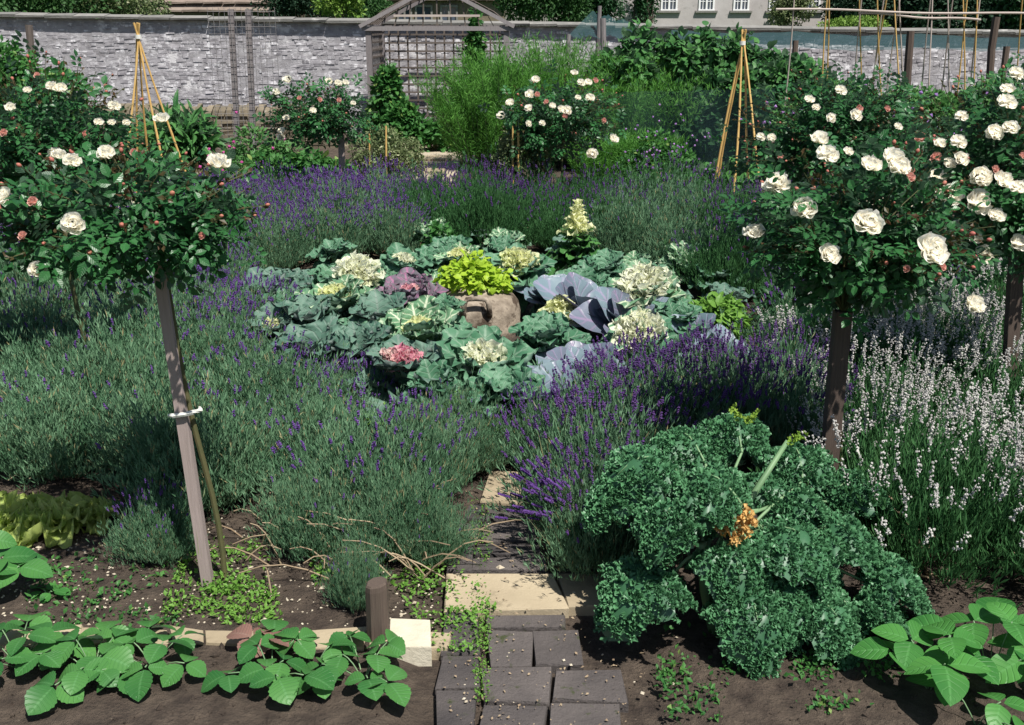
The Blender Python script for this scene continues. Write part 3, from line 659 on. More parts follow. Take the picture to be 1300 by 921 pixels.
wigwam('tall bamboo cane wigwam with white tie behind the left roses', (175, 42), [(158, 262, -.3), (172, 250, .35), (212, 262, -.25), (240, 258, .1), (190, 246, .4)], 11.6)
wigwam('tall bamboo cane wigwam with white tie standing behind the right lavender hedge', (943, 50), [(905, 262, -.1), (932, 258, -.4), (952, 256, -.3), (968, 270, -.5), (912, 246, .4)], 11.6)
def beanframe():
    Y = 13.2; root = empty('cane_trellis', (at(1150, 60, Y)[0], Y, 0), 'long frame of crossed bamboo canes under a horizontal pole at the upper right', 'plant support')
    o = np.array([at(1150, 60, Y)[0], Y, 0])
    zt = at(1100, 14, Y)[2]
    for (a, c) in (((985, 12), (1345, 19)), ((1090, 17), (1245, 26))):
        b = MB(); P0 = at(*a, Y)-o; P1 = at(*c, Y-.1)-o; s = np.linspace(0, 1, 14)[:, None]; P = P0*(1-s)+P1*s+np.array([0, 0, .012])*np.sin(s*9); b.tube(P, .014, 7); b.obj('ridge_pole', M['cane_grey'], root)
    L = [(1009, 0, 996, 122, 0), (1050, 0, 1043, 122, 1), (1052, 0, 1050, 100, 1), (1092, 0, 1093, 118, 1), (1094, 0, 1083, 122, 0), (1113, 0, 1120, 120, 1), (1124, 0, 1104, 115, 0), (1126, 0, 1106, 105, 1),
         (1144, -3, 1122, 130, 0), (1142, -3, 1146, 118, 0), (1182, -3, 1168, 130, 0), (1183, 0, 1181, 60, 0), (1202, -3, 1206, 100, 0), (1212, -3, 1195, 100, 0), (1223, -3, 1224, 90, 1), (1230, -3, 1216, 90, 1), (1245, -5, 1228, 140, 0), (1240, -5, 1236, 135, 1), (1136, 0, 1140, 80, 1), (1300, -5, 1290, 90, 1)]
    for (x0, y0, x1, y1, w_) in L:
        dy = rng.uniform(-.12, .45); a = at(x0, y0-8, Y+(dy > .1)*.02-.03)
        c = at(x1, y1+15, Y+dy); d = c-a; g = a+d*(a[2]/(a[2]-c[2])); b = MB(); s = np.linspace(0, 1, 10)[:, None]; P = g*(1-s)+a*s-o+np.array([.01, 0, 0])*np.sin(s*6+x0)
        b.tube(P, np.linspace(.012, .009, 10), 6); b.obj('cane', M['bamboo' if w_ else 'cane_grey'], root)
beanframe()
for (px, y0, y1, Y, lab) in [(468+1, 235, 170, 12.7, 'thin short bamboo cane at the left of the rounded variegated shrub'), (490, 225, 160, 12.6, 'thin short bamboo cane in the middle of the rounded variegated shrub'), (651, 232, 160, 10.62, 'thin short bamboo cane left in the narrow variegated shrub'), (658, 232, 165, 10.6, 'thin short bamboo cane right in the narrow variegated shrub'), (347, 250, 228, 11.5, 'very thin short cane under the wispy sweet peas')]:
    a = at(px, y0, Y); b = MB(); t_ = at(px, y1, Y); b.tube([(0, 0, 0), (t_[0]-a[0], 0, t_[2])], .011, 6); o = b.obj('bamboo_cane', M['bamboo']); o.location = (a[0], Y, 0); tag(o, lab, 'cane')

# ================================================================ LAVENDER
def lav_meshes(nsh, nsp, r=.42, h=.38, leaf='lav', fl='purple', white=False, seed=0, spl=.17):
    b = MB(); K = nsh; L = 15
    th = np.arccos(1-rng.random(K)**1.0*.93); ph = rng.random(K)*2*math.pi
    out = np.stack([np.sin(th)*np.cos(ph), np.sin(th)*np.sin(ph), np.cos(th)], 1)
    lump = .84+.22*np.sin(ph*3+seed)*np.sin(th*4+seed*2)+.10*np.sin(ph*7+seed)*np.sin(th*9+seed)
    tip = out*np.array([r, r, h])*(lump*np.where(rng.random(K) < .16, rng.uniform(1.05, 1.5, K), rng.uniform(.62, 1.08, K)))[:, None]+np.array([0, 0, .04])
    base = out*np.array([.12, .12, .02])
    d = nrm(tip-base+np.array([0, 0, .38]))
    s = .35+.65*rng.random((K, L)); s[:, -3:] = .97
    P = base[:, None]+(tip-base)[:, None]*s[..., None]+np.array([0, 0, .05])*(s**2)[..., None]+rng.normal(size=(K, L, 3))*.005
    ld = nrm(d[:, None]*1.0+nrm(rng.normal(size=(K, L, 3)))*.62+np.array([0, 0, .35])); P = P.reshape(-1, 3); ld = ld.reshape(-1, 3); n = len(P)
    sc_ = np.stack([np.full(n, .052), rng.uniform(.024, .056, n), np.full(n, .05)], 1)
    b.inst(NEED, P, ld, nrm(rng.normal(size=(n, 3))), sc_)
    # upright bare flower stalks and shoots beyond the dome
    K2 = nsp; th = np.arccos(1-rng.random(K2)*(.9 if white else .62)); ph = rng.random(K2)*2*math.pi
    out2 = np.stack([np.sin(th)*np.cos(ph), np.sin(th)*np.sin(ph), np.cos(th)], 1)
    st = out2*np.array([r, r, h])*.72; dd = nrm(out2*(.35 if white else .65)+np.array([0, 0, .9])+rng.normal(size=(K2, 3))*.17)
    L2 = spl*rng.uniform(.75, 1.45, K2)+.09; en = st+dd*L2[:, None]
    b.inst(T_needle(.02), st, dd, nrm(rng.normal(size=(K2, 3))), np.stack([np.full(K2, .17), L2, L2*.3], 1))
    fol = b.mesh('lavender_foliage', M[leaf])
    sp = None
    if nsp:
        b = MB(); W = 6 if not white else 7
        for k in range(W):
            f = k/(W-1); gap = .006 if not white else .0125
            Q = en+dd*((k-1)*gap*rng.uniform(.9, 1.1, K2)-.003)[:, None]-np.array([0, 0, 1])*0
            rr = (.0052+.0022*math.sin(f*math.pi))*(1 if not white else 1.0)
            ss = np.stack([rr*rng.uniform(.8, 1.25, K2), np.full(K2, .0052 if not white else .0042), rr*rng.uniform(.8, 1.25, K2)], 1)
            if white:
                for _ in range(3):
                    b.inst(OCT, Q+rng.normal(size=(K2, 3))*.0045, nrm(rng.normal(size=(K2, 3))), nrm(rng.normal(size=(K2, 3))), rng.uniform(.0025, .0055, K2))
                continue
            b.inst(OCT, Q+rng.normal(size=(K2, 3))*.0014, dd, nrm(rng.normal(size=(K2, 3))), ss)
        b.inst(T_needle(.35), en+dd*.01, nrm(dd+rng.normal(size=(K2, 3))*.5), nrm(rng.normal(size=(K2, 3))), .016)
        sp = b.mesh('lavender_spikes', M[fl])
    b = MB()
    for i in range(26):
        o_ = nrm(np.array([rng.normal(), rng.normal(), .8])); stems(b, (0, 0, 0), [o_*np.array([r, r, h])*.7], .006, .003, 4, 5, .2)
    wood = b.mesh('lavender_wood', M['twig'])
    return fol, sp, wood
LV = {'sparse': [lav_meshes(1500, 14, seed=i) for i in range(3)],
      'few': [lav_meshes(1400, 70, seed=i+5) for i in range(2)],
      'med': [lav_meshes(1100, 190, seed=i+8) for i in range(2)],
      'dense': [lav_meshes(1100, 215, leaf='lav', fl='purpled', seed=i+3) for i in range(2)],
      'back': [lav_meshes(1400, 60+60*i, leaf='lavd', seed=i+13, fl='purpled') for i in range(2)],
      'white': [lav_meshes(760, 105+35*i, leaf='lavd', fl='white_lav', white=True, seed=i+4, h=.36, spl=.15) for i in range(3)]}
def lavender(x, y, kind, s, label, group=None, sz=1.0, i=None, tilt=(0, 0), nm='lavender_bush', cat='lavender'):
    lst = LV[kind]; f, sp, wd = lst[int(rng.integers(len(lst)))]
    root = empty(nm, (x, y, .01), label, cat, group); root.rotation_euler = (tilt[0], tilt[1], rng.random()*6.28); root.scale = (s, s, s*sz)
    link('foliage', f, root); link('woody_stems', wd, root)
    if sp: o = link('flower_spikes', sp, root); o['kind'] = 'stuff'
    return root
def inpoly(p, poly):
    x, y = p; c = False; n = len(poly)
    for i in range(n):
        x1, y1 = poly[i]; x2, y2 = poly[i-1]
        if (y1 > y) != (y2 > y) and x < (x2-x1)*(y-y1)/(y2-y1)+x1: c = not c
    return c
placed = []
def fill(polypx, sp, kinds, label, group, smin=.85, smax=1.15, sz=1.0, tries=1500):
    mine = []
    poly = [tuple(gp(a, c)[:2]) for a, c in polypx]; xs = [p[0] for p in poly]; ys = [p[1] for p in poly]; k = 0
    for _ in range(tries):
        p = (rng.uniform(min(xs), max(xs)), rng.uniform(min(ys), max(ys)))
        if not inpoly(p, poly) or any((p[0]-q[0])**2+(p[1]-q[1])**2 < sp*sp for q in placed): continue
        placed.append(p); mine.append(lavender(p[0], p[1], kinds[int(rng.integers(len(kinds)))], rng.uniform(smin, smax), label, group, sz*rng.uniform(.9, 1.1))); k += 1
    mine.sort(key=lambda o: o.location.y); ORD = ['leftmost', 'second from left', 'third from left', 'fourth from left', 'fifth from left', 'sixth from left', 'seventh from left', 'eighth from left', 'ninth from left', 'tenth from left', 'eleventh from left', 'twelfth from left']
    nr = 1 if k < 5 else 2 if k < 10 else 3 if k < 19 else 4; RN = {1: ['only'], 2: ['near', 'far'], 3: ['near', 'middle', 'far'], 4: ['nearest', 'second', 'third', 'farthest']}[nr]
    for q in range(nr):
        row = mine[q*k//nr:(q+1)*k//nr]; row.sort(key=lambda o: o.location.x/o.location.y)
        for j, o in enumerate(row): o['label'] = label+', '+ORD[min(j, 11)]+' in '+RN[q]+' row'
    return k
n1 = fill([(-230, 600), (40, 592), (150, 625), (215, 640), (250, 480), (230, 430), (150, 408), (-260, 400)], .44, ['sparse', 'sparse', 'few'], 'silvery lavender left of leaning stake', 'lavender bushes left of the leaning stake', smin=.75)
n2 = fill([(250, 650), (330, 665), (480, 672), (505, 640), (505, 600), (440, 585), (350, 540), (290, 500), (255, 490)], .43, ['sparse', 'sparse', 'few'], 'silvery lavender between leaning stake and stone path', 'lavender bushes between leaning stake and path', smin=.75, smax=1.0)
n3 = fill([(255, 480), (300, 490), (330, 470), (310, 410), (270, 375), (200, 370), (230, 430)], .40, ['med'], 'purple dotted lavender left of cabbages', 'purple dotted lavender bushes left of the cabbages', .7, .9)
n3b = fill([(355, 520), (450, 565), (480, 560), (400, 480), (340, 475)], .34, ['few', 'med'], 'low lavender hiding front left cabbages', 'low lavender bushes at the front left of the cabbages', .5, .65)
n4 = fill([(790, 690), (830, 640), (980, 610), (1020, 580), (1010, 535), (900, 540), (790, 552), (735, 580), (735, 640)], .34, ['dense'], 'deep purple lavender behind curly kale', 'deep purple lavender bushes right of the path', .85, 1.05)
n5 = fill([(1090, 640), (1120, 720), (1240, 790), (1460, 800), (1460, 480), (1180, 440), (1060, 490)], .38, ['white'], 'pale lilac lavender at right edge', 'white lavender bushes at the right')
n6 = fill([(230, 385), (330, 352), (450, 334), (565, 318), (575, 290), (580, 276), (420, 280), (230, 290), (200, 320)], .44, ['back', 'med', 'med'], 'purple lavender in back left hedge', 'lavender bushes in the back left hedge', sz=1.1)
n7 = fill([(612, 322), (720, 324), (830, 340), (900, 378), (985, 400), (1010, 330), (960, 290), (800, 276), (615, 276)], .44, ['back', 'back', 'sparse'], 'dark lavender in back right hedge', 'lavender bushes in the back right hedge', sz=1.15)
n9 = fill([(-180, 395), (-180, 300), (60, 300), (200, 330), (200, 365), (60, 390)], .5, ['med', 'back'], 'purple lavender beyond far left rose', 'lavender bushes beyond the left roses')
n8 = fill([(1000, 520), (1060, 500), (1080, 450), (1180, 430), (1130, 385), (1000, 400), (990, 450)], .42, ['few', 'med', 'back'], 'thin purple lavender behind right rose', 'lavender bushes behind the right rose', .8, 1.0)
n2b = fill([(505, 655), (560, 655), (600, 610), (600, 575), (545, 560), (505, 590)], .2, ['sparse', 'few'], 'small silvery lavender at edge of stone path', 'small lavender bushes edging the path', .42, .6, 1.3)
print('LAV', n1, n2, n3, n4, n5, n6, n7, n8)
p = gp(205, 712); lavender(p[0], p[1], 'few', .42, 'small silvery lavender plant alone on bare soil left of the leaning stake', sz=1.3)
p = gp(455, 775); lavender(p[0], p[1], 'sparse', .26, 'tiny upright silvery lavender sprig beside the short wooden peg', sz=2.0)
p = gp(500, 705); lavender(p[0], p[1], 'sparse', .62, 'silvery lavender bush nearest the stone path on its left', sz=1.25)
p = gp(555, 715); lavender(p[0], p[1], 'sparse', .36, 'small silvery lavender tuft overhanging the left edge of the pale path slab', sz=1.4)
p = gp(400, 700); lavender(p[0], p[1], 'sparse', .55, 'straggly silvery lavender at the front of the left bed, showing bare woody stems', sz=1.3)
p = gp(768, 722); lavender(p[0], p[1], 'dense', .72, 'purple lavender bush leaning out over the right side of the stone path', sz=1.15, tilt=(0, 0))
p = gp(690, 590); lavender(p[0], p[1], 'med', .55, 'small lavender with purple spikes at the far end of the stone path', sz=1.2)
# leaning purple stalks over the path
b = MB(); f = MB(); K = 46; o = gp(765, 705)+np.array([0, 0, .08])
dd = nrm(np.stack([rng.uniform(-1.0, -.25, K), rng.uniform(-.45, .25, K), rng.uniform(.35, .9, K)], 1)); L2 = rng.uniform(.3, .46, K); en = dd*L2[:, None]-np.array([0, 0, .05])
for i in range(K): b.tube([(0, 0, 0), en[i]*.55+np.array([0, 0, .02]), en[i]], .0016, 3, cap=False)
d2 = nrm(en-(en*.55+np.array([0, 0, .02])))
for k in range(8): f.inst(OCT, en+d2*(k*.0062-.01), d2, nrm(rng.normal(size=(K, 3))), np.stack([np.full(K, .0068), np.full(K, .0058), np.full(K, .0068)], 1))
r_ = empty('lavender_spray', o, 'loose spray of long purple lavender stalks hanging over the stone path', 'lavender'); b.obj('stalks', M['lavstem'], r_); q = f.obj('flower_spikes', M['purple'], r_); q['kind'] = 'stuff'
# dead woody twigs under the left mass
b = MB()
for i in range(70):
    a = gp(rng.uniform(300, 570), rng.uniform(640, 745)); L = rng.uniform(.12, .38); an = rng.uniform(0, 3.14); e = np.array([math.cos(an)*L, -abs(math.sin(an))*L*.5, rng.uniform(.0, .2)])
    s = np.linspace(0, 1, 5)[:, None]; b.tube(a+e*s+np.array([0, 0, .03])+np.array([0, 0, .05])*np.sin(s*3), np.linspace(.004, .002, 5), 4)
tag(b.obj('dry_twigs', M['twig']), 'dry pale twigs lying under the lavender at the left of the path', 'twigs', kind='stuff')
# low weeds
def weeds(name, label, poly, n, size, mat, h=.03):
    pl = poly; xs = [a for a, _ in pl]; ys = [c for _, c in pl]; P = []
    cl = [(rng.uniform(min(xs), max(xs)), rng.uniform(min(ys), max(ys))) for _ in range(26)]
    while len(P) < n:
        c = cl[int(rng.integers(len(cl)))]; q = (c[0]+rng.normal()*14, c[1]+rng.normal()*7)
        if inpoly(q, pl): g = gp(*q); g[2] = .015+rng.random()*h; P.append(g)
    P = np.array(P); b = MB(); b.inst(LF1, P, nrm(rng.normal(size=P.shape)+np.array([0, 0, .3])), nrm(rng.normal(size=P.shape)*.4+np.array([0, 0, 1])), size*rng.uniform(.6, 1.4, len(P)))
    tag(b.obj(name, M[mat]), label, 'weeds', kind='stuff')
weeds('weeds', 'tiny green weeds on the soil around the foot of the leaning stake', [(240, 700), (340, 690), (360, 800), (200, 800)], 1500, .018, 'mint')
weeds('weeds', 'small seedling weeds on the bare soil at the left of the stake', [(20, 720), (230, 700), (230, 805), (40, 800)], 500, .022, 'mid')
weeds('weeds', 'small weeds in the joints and edge of the stone path', [(500, 740), (560, 700), (640, 790), (600, 840), (540, 830)], 700, .016, 'mint')
weeds('weeds', 'low weeds on the shaded soil beneath and in front of the curly kale', [(840, 800), (1120, 780), (1180, 900), (820, 930)], 900, .02, 'mid')
weeds('moss', 'moss and tiny weeds growing in the joints between the dark pavers', [(596, 640), (625, 640), (622, 900), (602, 900)], 900, .010, 'mint', .01)
weeds('weeds', 'low green weeds under the lavender left of the path', [(380, 640), (560, 640), (560, 760), (400, 760)], 1200, .02, 'mint')

# ================================================================ CABBAGE BED
def T_frill(ph=0):
    def fn(U, V):
        a = U*2.2; r = .25+.75*V
        x = np.sin(a)*r*.6; y = V*.9+.2*np.cos(a*2+ph)*V; z = .35*np.sin(U*7+ph)*V+.15*V
        return np.stack([x, y, z], -1)
    return sheet(6, 2, fn)
FR = [T_frill(k*1.4) for k in range(5)]
TR = [T_ruffled(ph=k*1.3, ruf=.095, fr=4+k % 3, w=.8, nu=10, nv=14, droop=.45 if k % 2 else .25, cup=.32 if k % 2 else .18) for k in range(6)]
TH_ = [T_ruffled(ph=k*1.7, ruf=.2, fr=5+k%3, w=.58, cup=.5, droop=.12+.06*k, peak=.72) for k in range(5)]
TB = [T_ruffled(ph=k, ruf=.018, fr=2, w=1.0, cup=.18, droop=.30, peak=.6) for k in range(5)]
def ring(b, TT, n, el, L, r0=.02, z=0, jel=8, ph0=0, wob=.25, wsc=1.0):
    for i in range(n):
        a = ph0+i*2*math.pi/n+rng.uniform(-wob, wob); e = rad(el+rng.uniform(-jel, jel)); l = L*rng.uniform(.82, 1.15)
        d = np.array([math.cos(a)*math.cos(e), math.sin(a)*math.cos(e), math.sin(e)]); up = np.array([-math.cos(a)*math.sin(e), -math.sin(a)*math.sin(e), math.cos(e)])
        b.inst(TT[int(rng.integers(len(TT)))], np.array([[math.cos(a)*r0, math.sin(a)*r0, z]]), [d], [up+rng.normal(size=3)*.12], [[l*wsc, l, l]])
def rosette(px, py, R, outer, heart, label, stem=.1, name='ornamental_cabbage', hs=1.0, group='ornamental cabbages in the round bed', heart_el=62, tilt=0, nheart=26):
    R *= 1.04; stem += .10; p = gp(px, py, stem+.12*R/.25); root = empty(name, (p[0], p[1], 0), label, 'cabbage', group); root.rotation_euler = (rad(15+rng.normal()*5), rad(rng.normal()*7), 0)
    b = MB(); ph = rng.random()*6; ring(b, TR, 7, 24, R, .02, stem-.03, 18, ph0=ph); ring(b, TR, 8, 52, R*.95, .02, stem+.02, 16, ph0=ph+.4); ring(b, TR, 7, 68, R*.8, .02, stem+.03, ph0=ph)
    b.obj('outer_leaves', M[outer], root, True)
    if heart:
        b = MB(); hh = R*.55*hs; ring(b, TR, 6, 62, hh*1.25, .02, stem+.05, 10, ph)
        for q in range(5):
            m = max(4, int(nheart*1.1)); a = rng.random(m)*6.28; e = rng.uniform(.1, 1.45, m); dd_ = np.stack([np.cos(a)*np.cos(e), np.sin(a)*np.cos(e), np.sin(e)], 1)
            Pq = dd_*np.array([.78, .78, .62])*hh*rng.uniform(.75, 1.05, (m, 1))+np.array([0, 0, stem+.07+hh*.35])
            b.inst(FR[q], Pq, nrm(dd_+np.array([0, 0, .5])+rng.normal(size=(m, 3))*.35), nrm(rng.normal(size=(m, 3))), rng.uniform(.028, .055, m)*hh/.13)
        b.obj('heart', M[heart], root, True)
    b = MB(); b.tube([(0, 0, 0), (0, 0, stem+.04)], [.02, .025], 7); b.obj('stem', M['kale_stem'], root)
    return root
R_ = rosette
R_(452, 345, .26, 'orn_green', 'orn_white', 'broad ornamental cabbage with frilly white heart at the back left of the round bed', hs=1.15)
R_(508, 332, .22, 'orn_green', 'orn_white', 'green ornamental cabbage with small white heart behind the pink veined one', hs=.75)
R_(440, 378, .27, 'orn_light', 'orn_cream', 'pale streaked open cabbage in front of the frilly white one at the left', hs=.8)
R_(528, 366, .26, 'orn_purple', 'orn_pink', 'mauve grey ornamental cabbage with pink veins beside the clay pot', hs=.55)
R_(590, 325, .20, 'orn_light', 'orn_cream', 'small cream speckled cabbage behind the golden foliage', hs=.8)
R_(655, 332, .25, 'orn_green', 'orn_cream', 'cabbage with tall cream centre behind and right of the clay pot', hs=1.0, stem=.14, heart_el=72)
R_(826, 366, .29, 'orn_light', 'orn_white', 'largest white hearted ornamental cabbage at the right of the round bed', hs=1.15)
R_(815, 416, .21, 'orn_green', 'orn_white', 'compact white hearted cabbage below the largest white one', hs=1.25)
R_(534, 408, .26, 'orn_light', 'orn_cream', 'streaked green cabbage with white midribs at the lower left of the clay pot', hs=.6)
R_(600, 446, .28, 'orn_green', 'orn_white', 'broad green cabbage with two bright white centre leaves in front of the clay pot', hs=.9, nheart=12, heart_el=45)
R_(506, 458, .24, 'orn_grey', 'orn_pink', 'ornamental cabbage with vivid pink heart at the front left of the round bed', hs=.85)
R_(648, 486, .2, 'orn_green', None, 'plain green cabbage with striped leaf at the front of the round bed')
for (x, y, R, lab) in [(350, 360, .25, 'grey green leafy cabbage at the far left of the bed'), (392, 395, .24, 'grey green cabbage left of the pale streaked one'), (480, 392, .23, 'grey green cabbage between streaked and mauve cabbages'), (395, 430, .25, 'grey green cabbage at the front left beside the lavender'),
                       (556, 322, .2, 'blue green cabbage at the back of the bed behind the pink veined one'), (462, 428, .22, 'grey green cabbage behind the vivid pink one'), (565, 390, .15, 'small blue green cabbage touching the left side of the clay pot'), (770, 335, .2, 'dull green cabbage behind the purple blue cabbages'), (560, 480, .18, 'small grey green cabbage right of the vivid pink one')]:
    R_(x, y, R, 'orn_grey' if x < 500 else 'orn_green', None, lab)
R_(418, 352, .22, 'orn_green', None, 'green cabbage left of the broad white hearted one')
R_(355, 405, .2, 'orn_grey', 'orn_cream', 'small grey cabbage with a few cream leaves in the left corner of the bed', hs=.5, nheart=9)
R_(690, 425, .22, 'orn_green', None, 'green cabbage in front of the bolting cream one')
R_(850, 395, .18, 'orn_green', None, 'small green cabbage between the two white hearted ones at right')
def cabbage(px, py, R, mats, label, n=(5, 5, 4), el=(38, 62, 74)):
    R *= 1.15; p = gp(px, py, .2); root = empty('blue_cabbage', (p[0], p[1], .03), label, 'cabbage', 'smooth blue cabbages'); root.rotation_euler = (rad(12), rad(rng.normal()*8), 0); ph = rng.random()*6
    b = MB(); ring(b, TB, n[0], el[0], R, .02, .08, ph0=ph); ring(b, TB, n[2], el[2], R*.75, .02, .1, ph0=ph+.3); b.obj('outer_leaves', M[mats[0]], root, True)
    b = MB(); ring(b, TB, n[1], el[1], R*.9, .02, .09, ph0=ph+.6); b.obj('inner_leaves', M[mats[1]], root, True)
    b = MB(); b.tube([(0, 0, 0), (0, 0, .1)], .025, 7); b.obj('stem', M['kale_stem'], root)
cabbage(738, 392, .30, ('blue', 'bluep'), 'large smooth blue cabbage with upright leaves right of the clay pot', (5, 5, 4), (38, 60, 74))
cabbage(790, 408, .29, ('bluep', 'blue'), 'smooth purple blue cabbage between the two white hearted ones and the pot')
cabbage(695, 374, .24, ('blue', 'blue'), 'smooth blue cabbage touching the back right side of the clay pot')
cabbage(745, 470, .26, ('blue', 'bluep'), 'smooth blue cabbage at the front of the bed behind purple lavender')
cabbage(690, 500, .24, ('blue', 'blue'), 'smooth pale blue cabbage at the front edge of the bed right of centre')
cabbage(880, 422, .2, ('blue', 'blue'), 'smooth blue cabbage below the bright leafy plant at the right of the bed')
cabbage(908, 438, .17, ('blue', 'blue'), 'smallest smooth blue cabbage at the right edge of the bed')
# bolting cream cabbages (tall flower stems)
def bolt(px, py_b, py_t, label, R=.2, w_=.06, Y=None, cm='orn_cream', gm='broad'):
    p = gp(px, py_b); t_ = at(px, py_t, p[1]); h = t_[2]; root = empty('bolting_cabbage', (p[0], p[1], 0), label, 'cabbage')
    b = MB(); b.tube([(0, 0, 0), (.01, 0, h*.5), (0, 0, h*.95)], [.018, .014, .006], 7); b.obj('stem', M['kale_stem'], root)
    b = MB(); hh = h*.58
    for k in range(6): ring(b, TR, 5, 25+k*5, R*(1-.1*k), .015, .04+hh*.9*k/6, ph0=k*.9)
    b.obj('leaves', M[gm], root, True)
    b = MB()
    for k in range(8): f_ = k/7; ring(b, TH_, 6, 35+k*5, w_*(1.15-.75*f_), .012, hh*.85+(h-hh)*f_, ph0=k*.8)
    b.obj('flower_head', M[cm], root, True)
spots = [gp(640, 335), gp(610, 322)]
for _ in range(3000):
    a = rng.random()*6.28; q = math.sqrt(rng.random()); x = 640+q*math.cos(a)*285; y = 408+q*math.sin(a)*100
    g = gp(x, y)
    if (g[0]+.23)**2+(g[1]-6.75)**2 < .2 or any((g[0]-t[0])**2+(g[1]-t[1])**2 < .1 for t in spots): continue
    spots.append(g)
    if len(spots) >= 30: break
spots.sort(key=lambda g: g[1])
ORDN = ['leftmost', 'second', 'third', 'fourth', 'fifth', 'sixth', 'seventh', 'eighth', 'ninth', 'tenth']
m_ = len(spots)
for q in range(3):
    row = sorted(spots[q*m_//3:(q+1)*m_//3], key=lambda g: g[0]/g[1])
    for k, g in enumerate(row):
        c_ = ['orn_green', 'orn_grey', 'orn_green', 'orn_light'][(k+q) % 4]; ad = {'orn_green': 'mid green', 'orn_grey': 'greyish', 'orn_light': 'pale veined'}[c_]
        rt = rosette(600, 400, rng.uniform(.17, .23), c_, None, '%s heartless cabbage, %s from left among fillers in the %s of the round bed' % (ad, ORDN[k], ['front', 'middle', 'back'][q]), stem=.02)
        rt.location = (g[0], g[1], 0)
bolt(732, 352, 252, 'tall bolting cabbage with cream flower tower at the back of the round bed', .27, .13, gm='broad')
bolt(710, 440, 378, 'bolting cabbage with cream yellow flower head right of the clay pot', .2, .12, gm='orn_green')
# bright leafy plants
def leafy(px, py, r, h, n, size, mat, label, name='leafy_plant', T=LF, cat='plant', lump=14, zc=None, up=.7):
    p = gp(px, py); bush(name, label, cat, (p[0], p[1], zc or h*.55), (r, r*.8, h*.6), n, size, mat, T=T, lump=lump, stem='kale_stem', up=up, zmin=.02)
leafy(900, 432, .28, .24, 900, .065, 'mint', 'bright green leafy plant at the right edge of the cabbage bed')
leafy(562, 340, .2, .36, 420, .06, 'mid', 'dark green leafy herb at the back of the cabbage bed, left of centre')
leafy(600, 560, .34, .24, 5000, .02, 'mint', 'fine leaved yellow green marjoram in front of the cabbages', 'marjoram_plant', cat='herb')
leafy(500, 545, .25, .16, 2000, .02, 'mint', 'small fine leaved marjoram left of the larger one', 'marjoram_plant', cat='herb')
leafy(640, 530, .25, .25, 2600, .022, 'mint', 'fine leaved marjoram at the head of the stone path', 'marjoram_plant', cat='herb')
leafy(1010, 420, .4, .3, 1500, .05, 'dark', 'dark green leafy plant below the right rose, beyond the purple lavender')
# clay pot with handle, golden foliage in it
def lathe(b, prof, k=28, wob=0):
    V = []; n = len(prof)
    for r, z in prof:
        for j in range(k): a = j*2*math.pi/k; q = r*(1+wob*math.sin(a*5+z*30)); V.append((q*math.cos(a), q*math.sin(a), z))
    b.raw(V, [[i*k+j, i*k+(j+1) % k, (i+1)*k+(j+1) % k, (i+1)*k+j] for i in range(n-1) for j in range(k)])
def pot():
    p = gp(606, 430); p[1] += .2; root = empty('clay_pot', (p[0], p[1], 0), 'weathered brown clay rhubarb forcer with strap handle in the middle of the cabbage bed', 'pot')
    root.scale = (1.12, 1.12, 1.0); b = MB(); lathe(b, [(.245, 0), (.262, .03), (.262, .06), (.252, .075), (.258, .14), (.245, .20), (.215, .245), (.16, .275), (.12, .285), (.118, .305), (.10, .305), (.10, .27), (.04, .24)], 36, .008); b.obj('body', M['terra'], root, True)
    for a0, lab in ((-1.57, None), (1.57, None)):
        b = MB(); c, s = math.cos(a0), math.sin(a0); pts = []
        for q in [(-.075, .235, .17), (-.076, .26, .20), (-.07, .275, .265), (-.055, .262, .292), (0, .262, .298), (.055, .262, .292), (.07, .275, .265), (.076, .26, .20), (.075, .235, .17)]:
            pts.append((c*q[1]-s*q[0], s*q[1]+c*q[0], q[2]))
        b.tube(pts, .016, 8); b.obj('handle', M['terra'], root, True)
    q = np.array([p[0], p[1], .30])
    r2 = empty('golden_feverfew', (p[0], p[1]+.02, .27), 'lime yellow leafy clump growing out of the top of the clay pot', 'plant')
    b = MB(); P, _ = cloud(b, T_leaf(3, .8, .2, .4, peak=.6), (0, .02, .09), (.26, .2, .13), 1500, .045, 16, up=.8); b.obj('foliage', M['lime'], r2); b = MB(); stems(b, (0, 0, -.03), P, .005, .003); b.obj('stems', M['kale_stem'], r2)
pot()

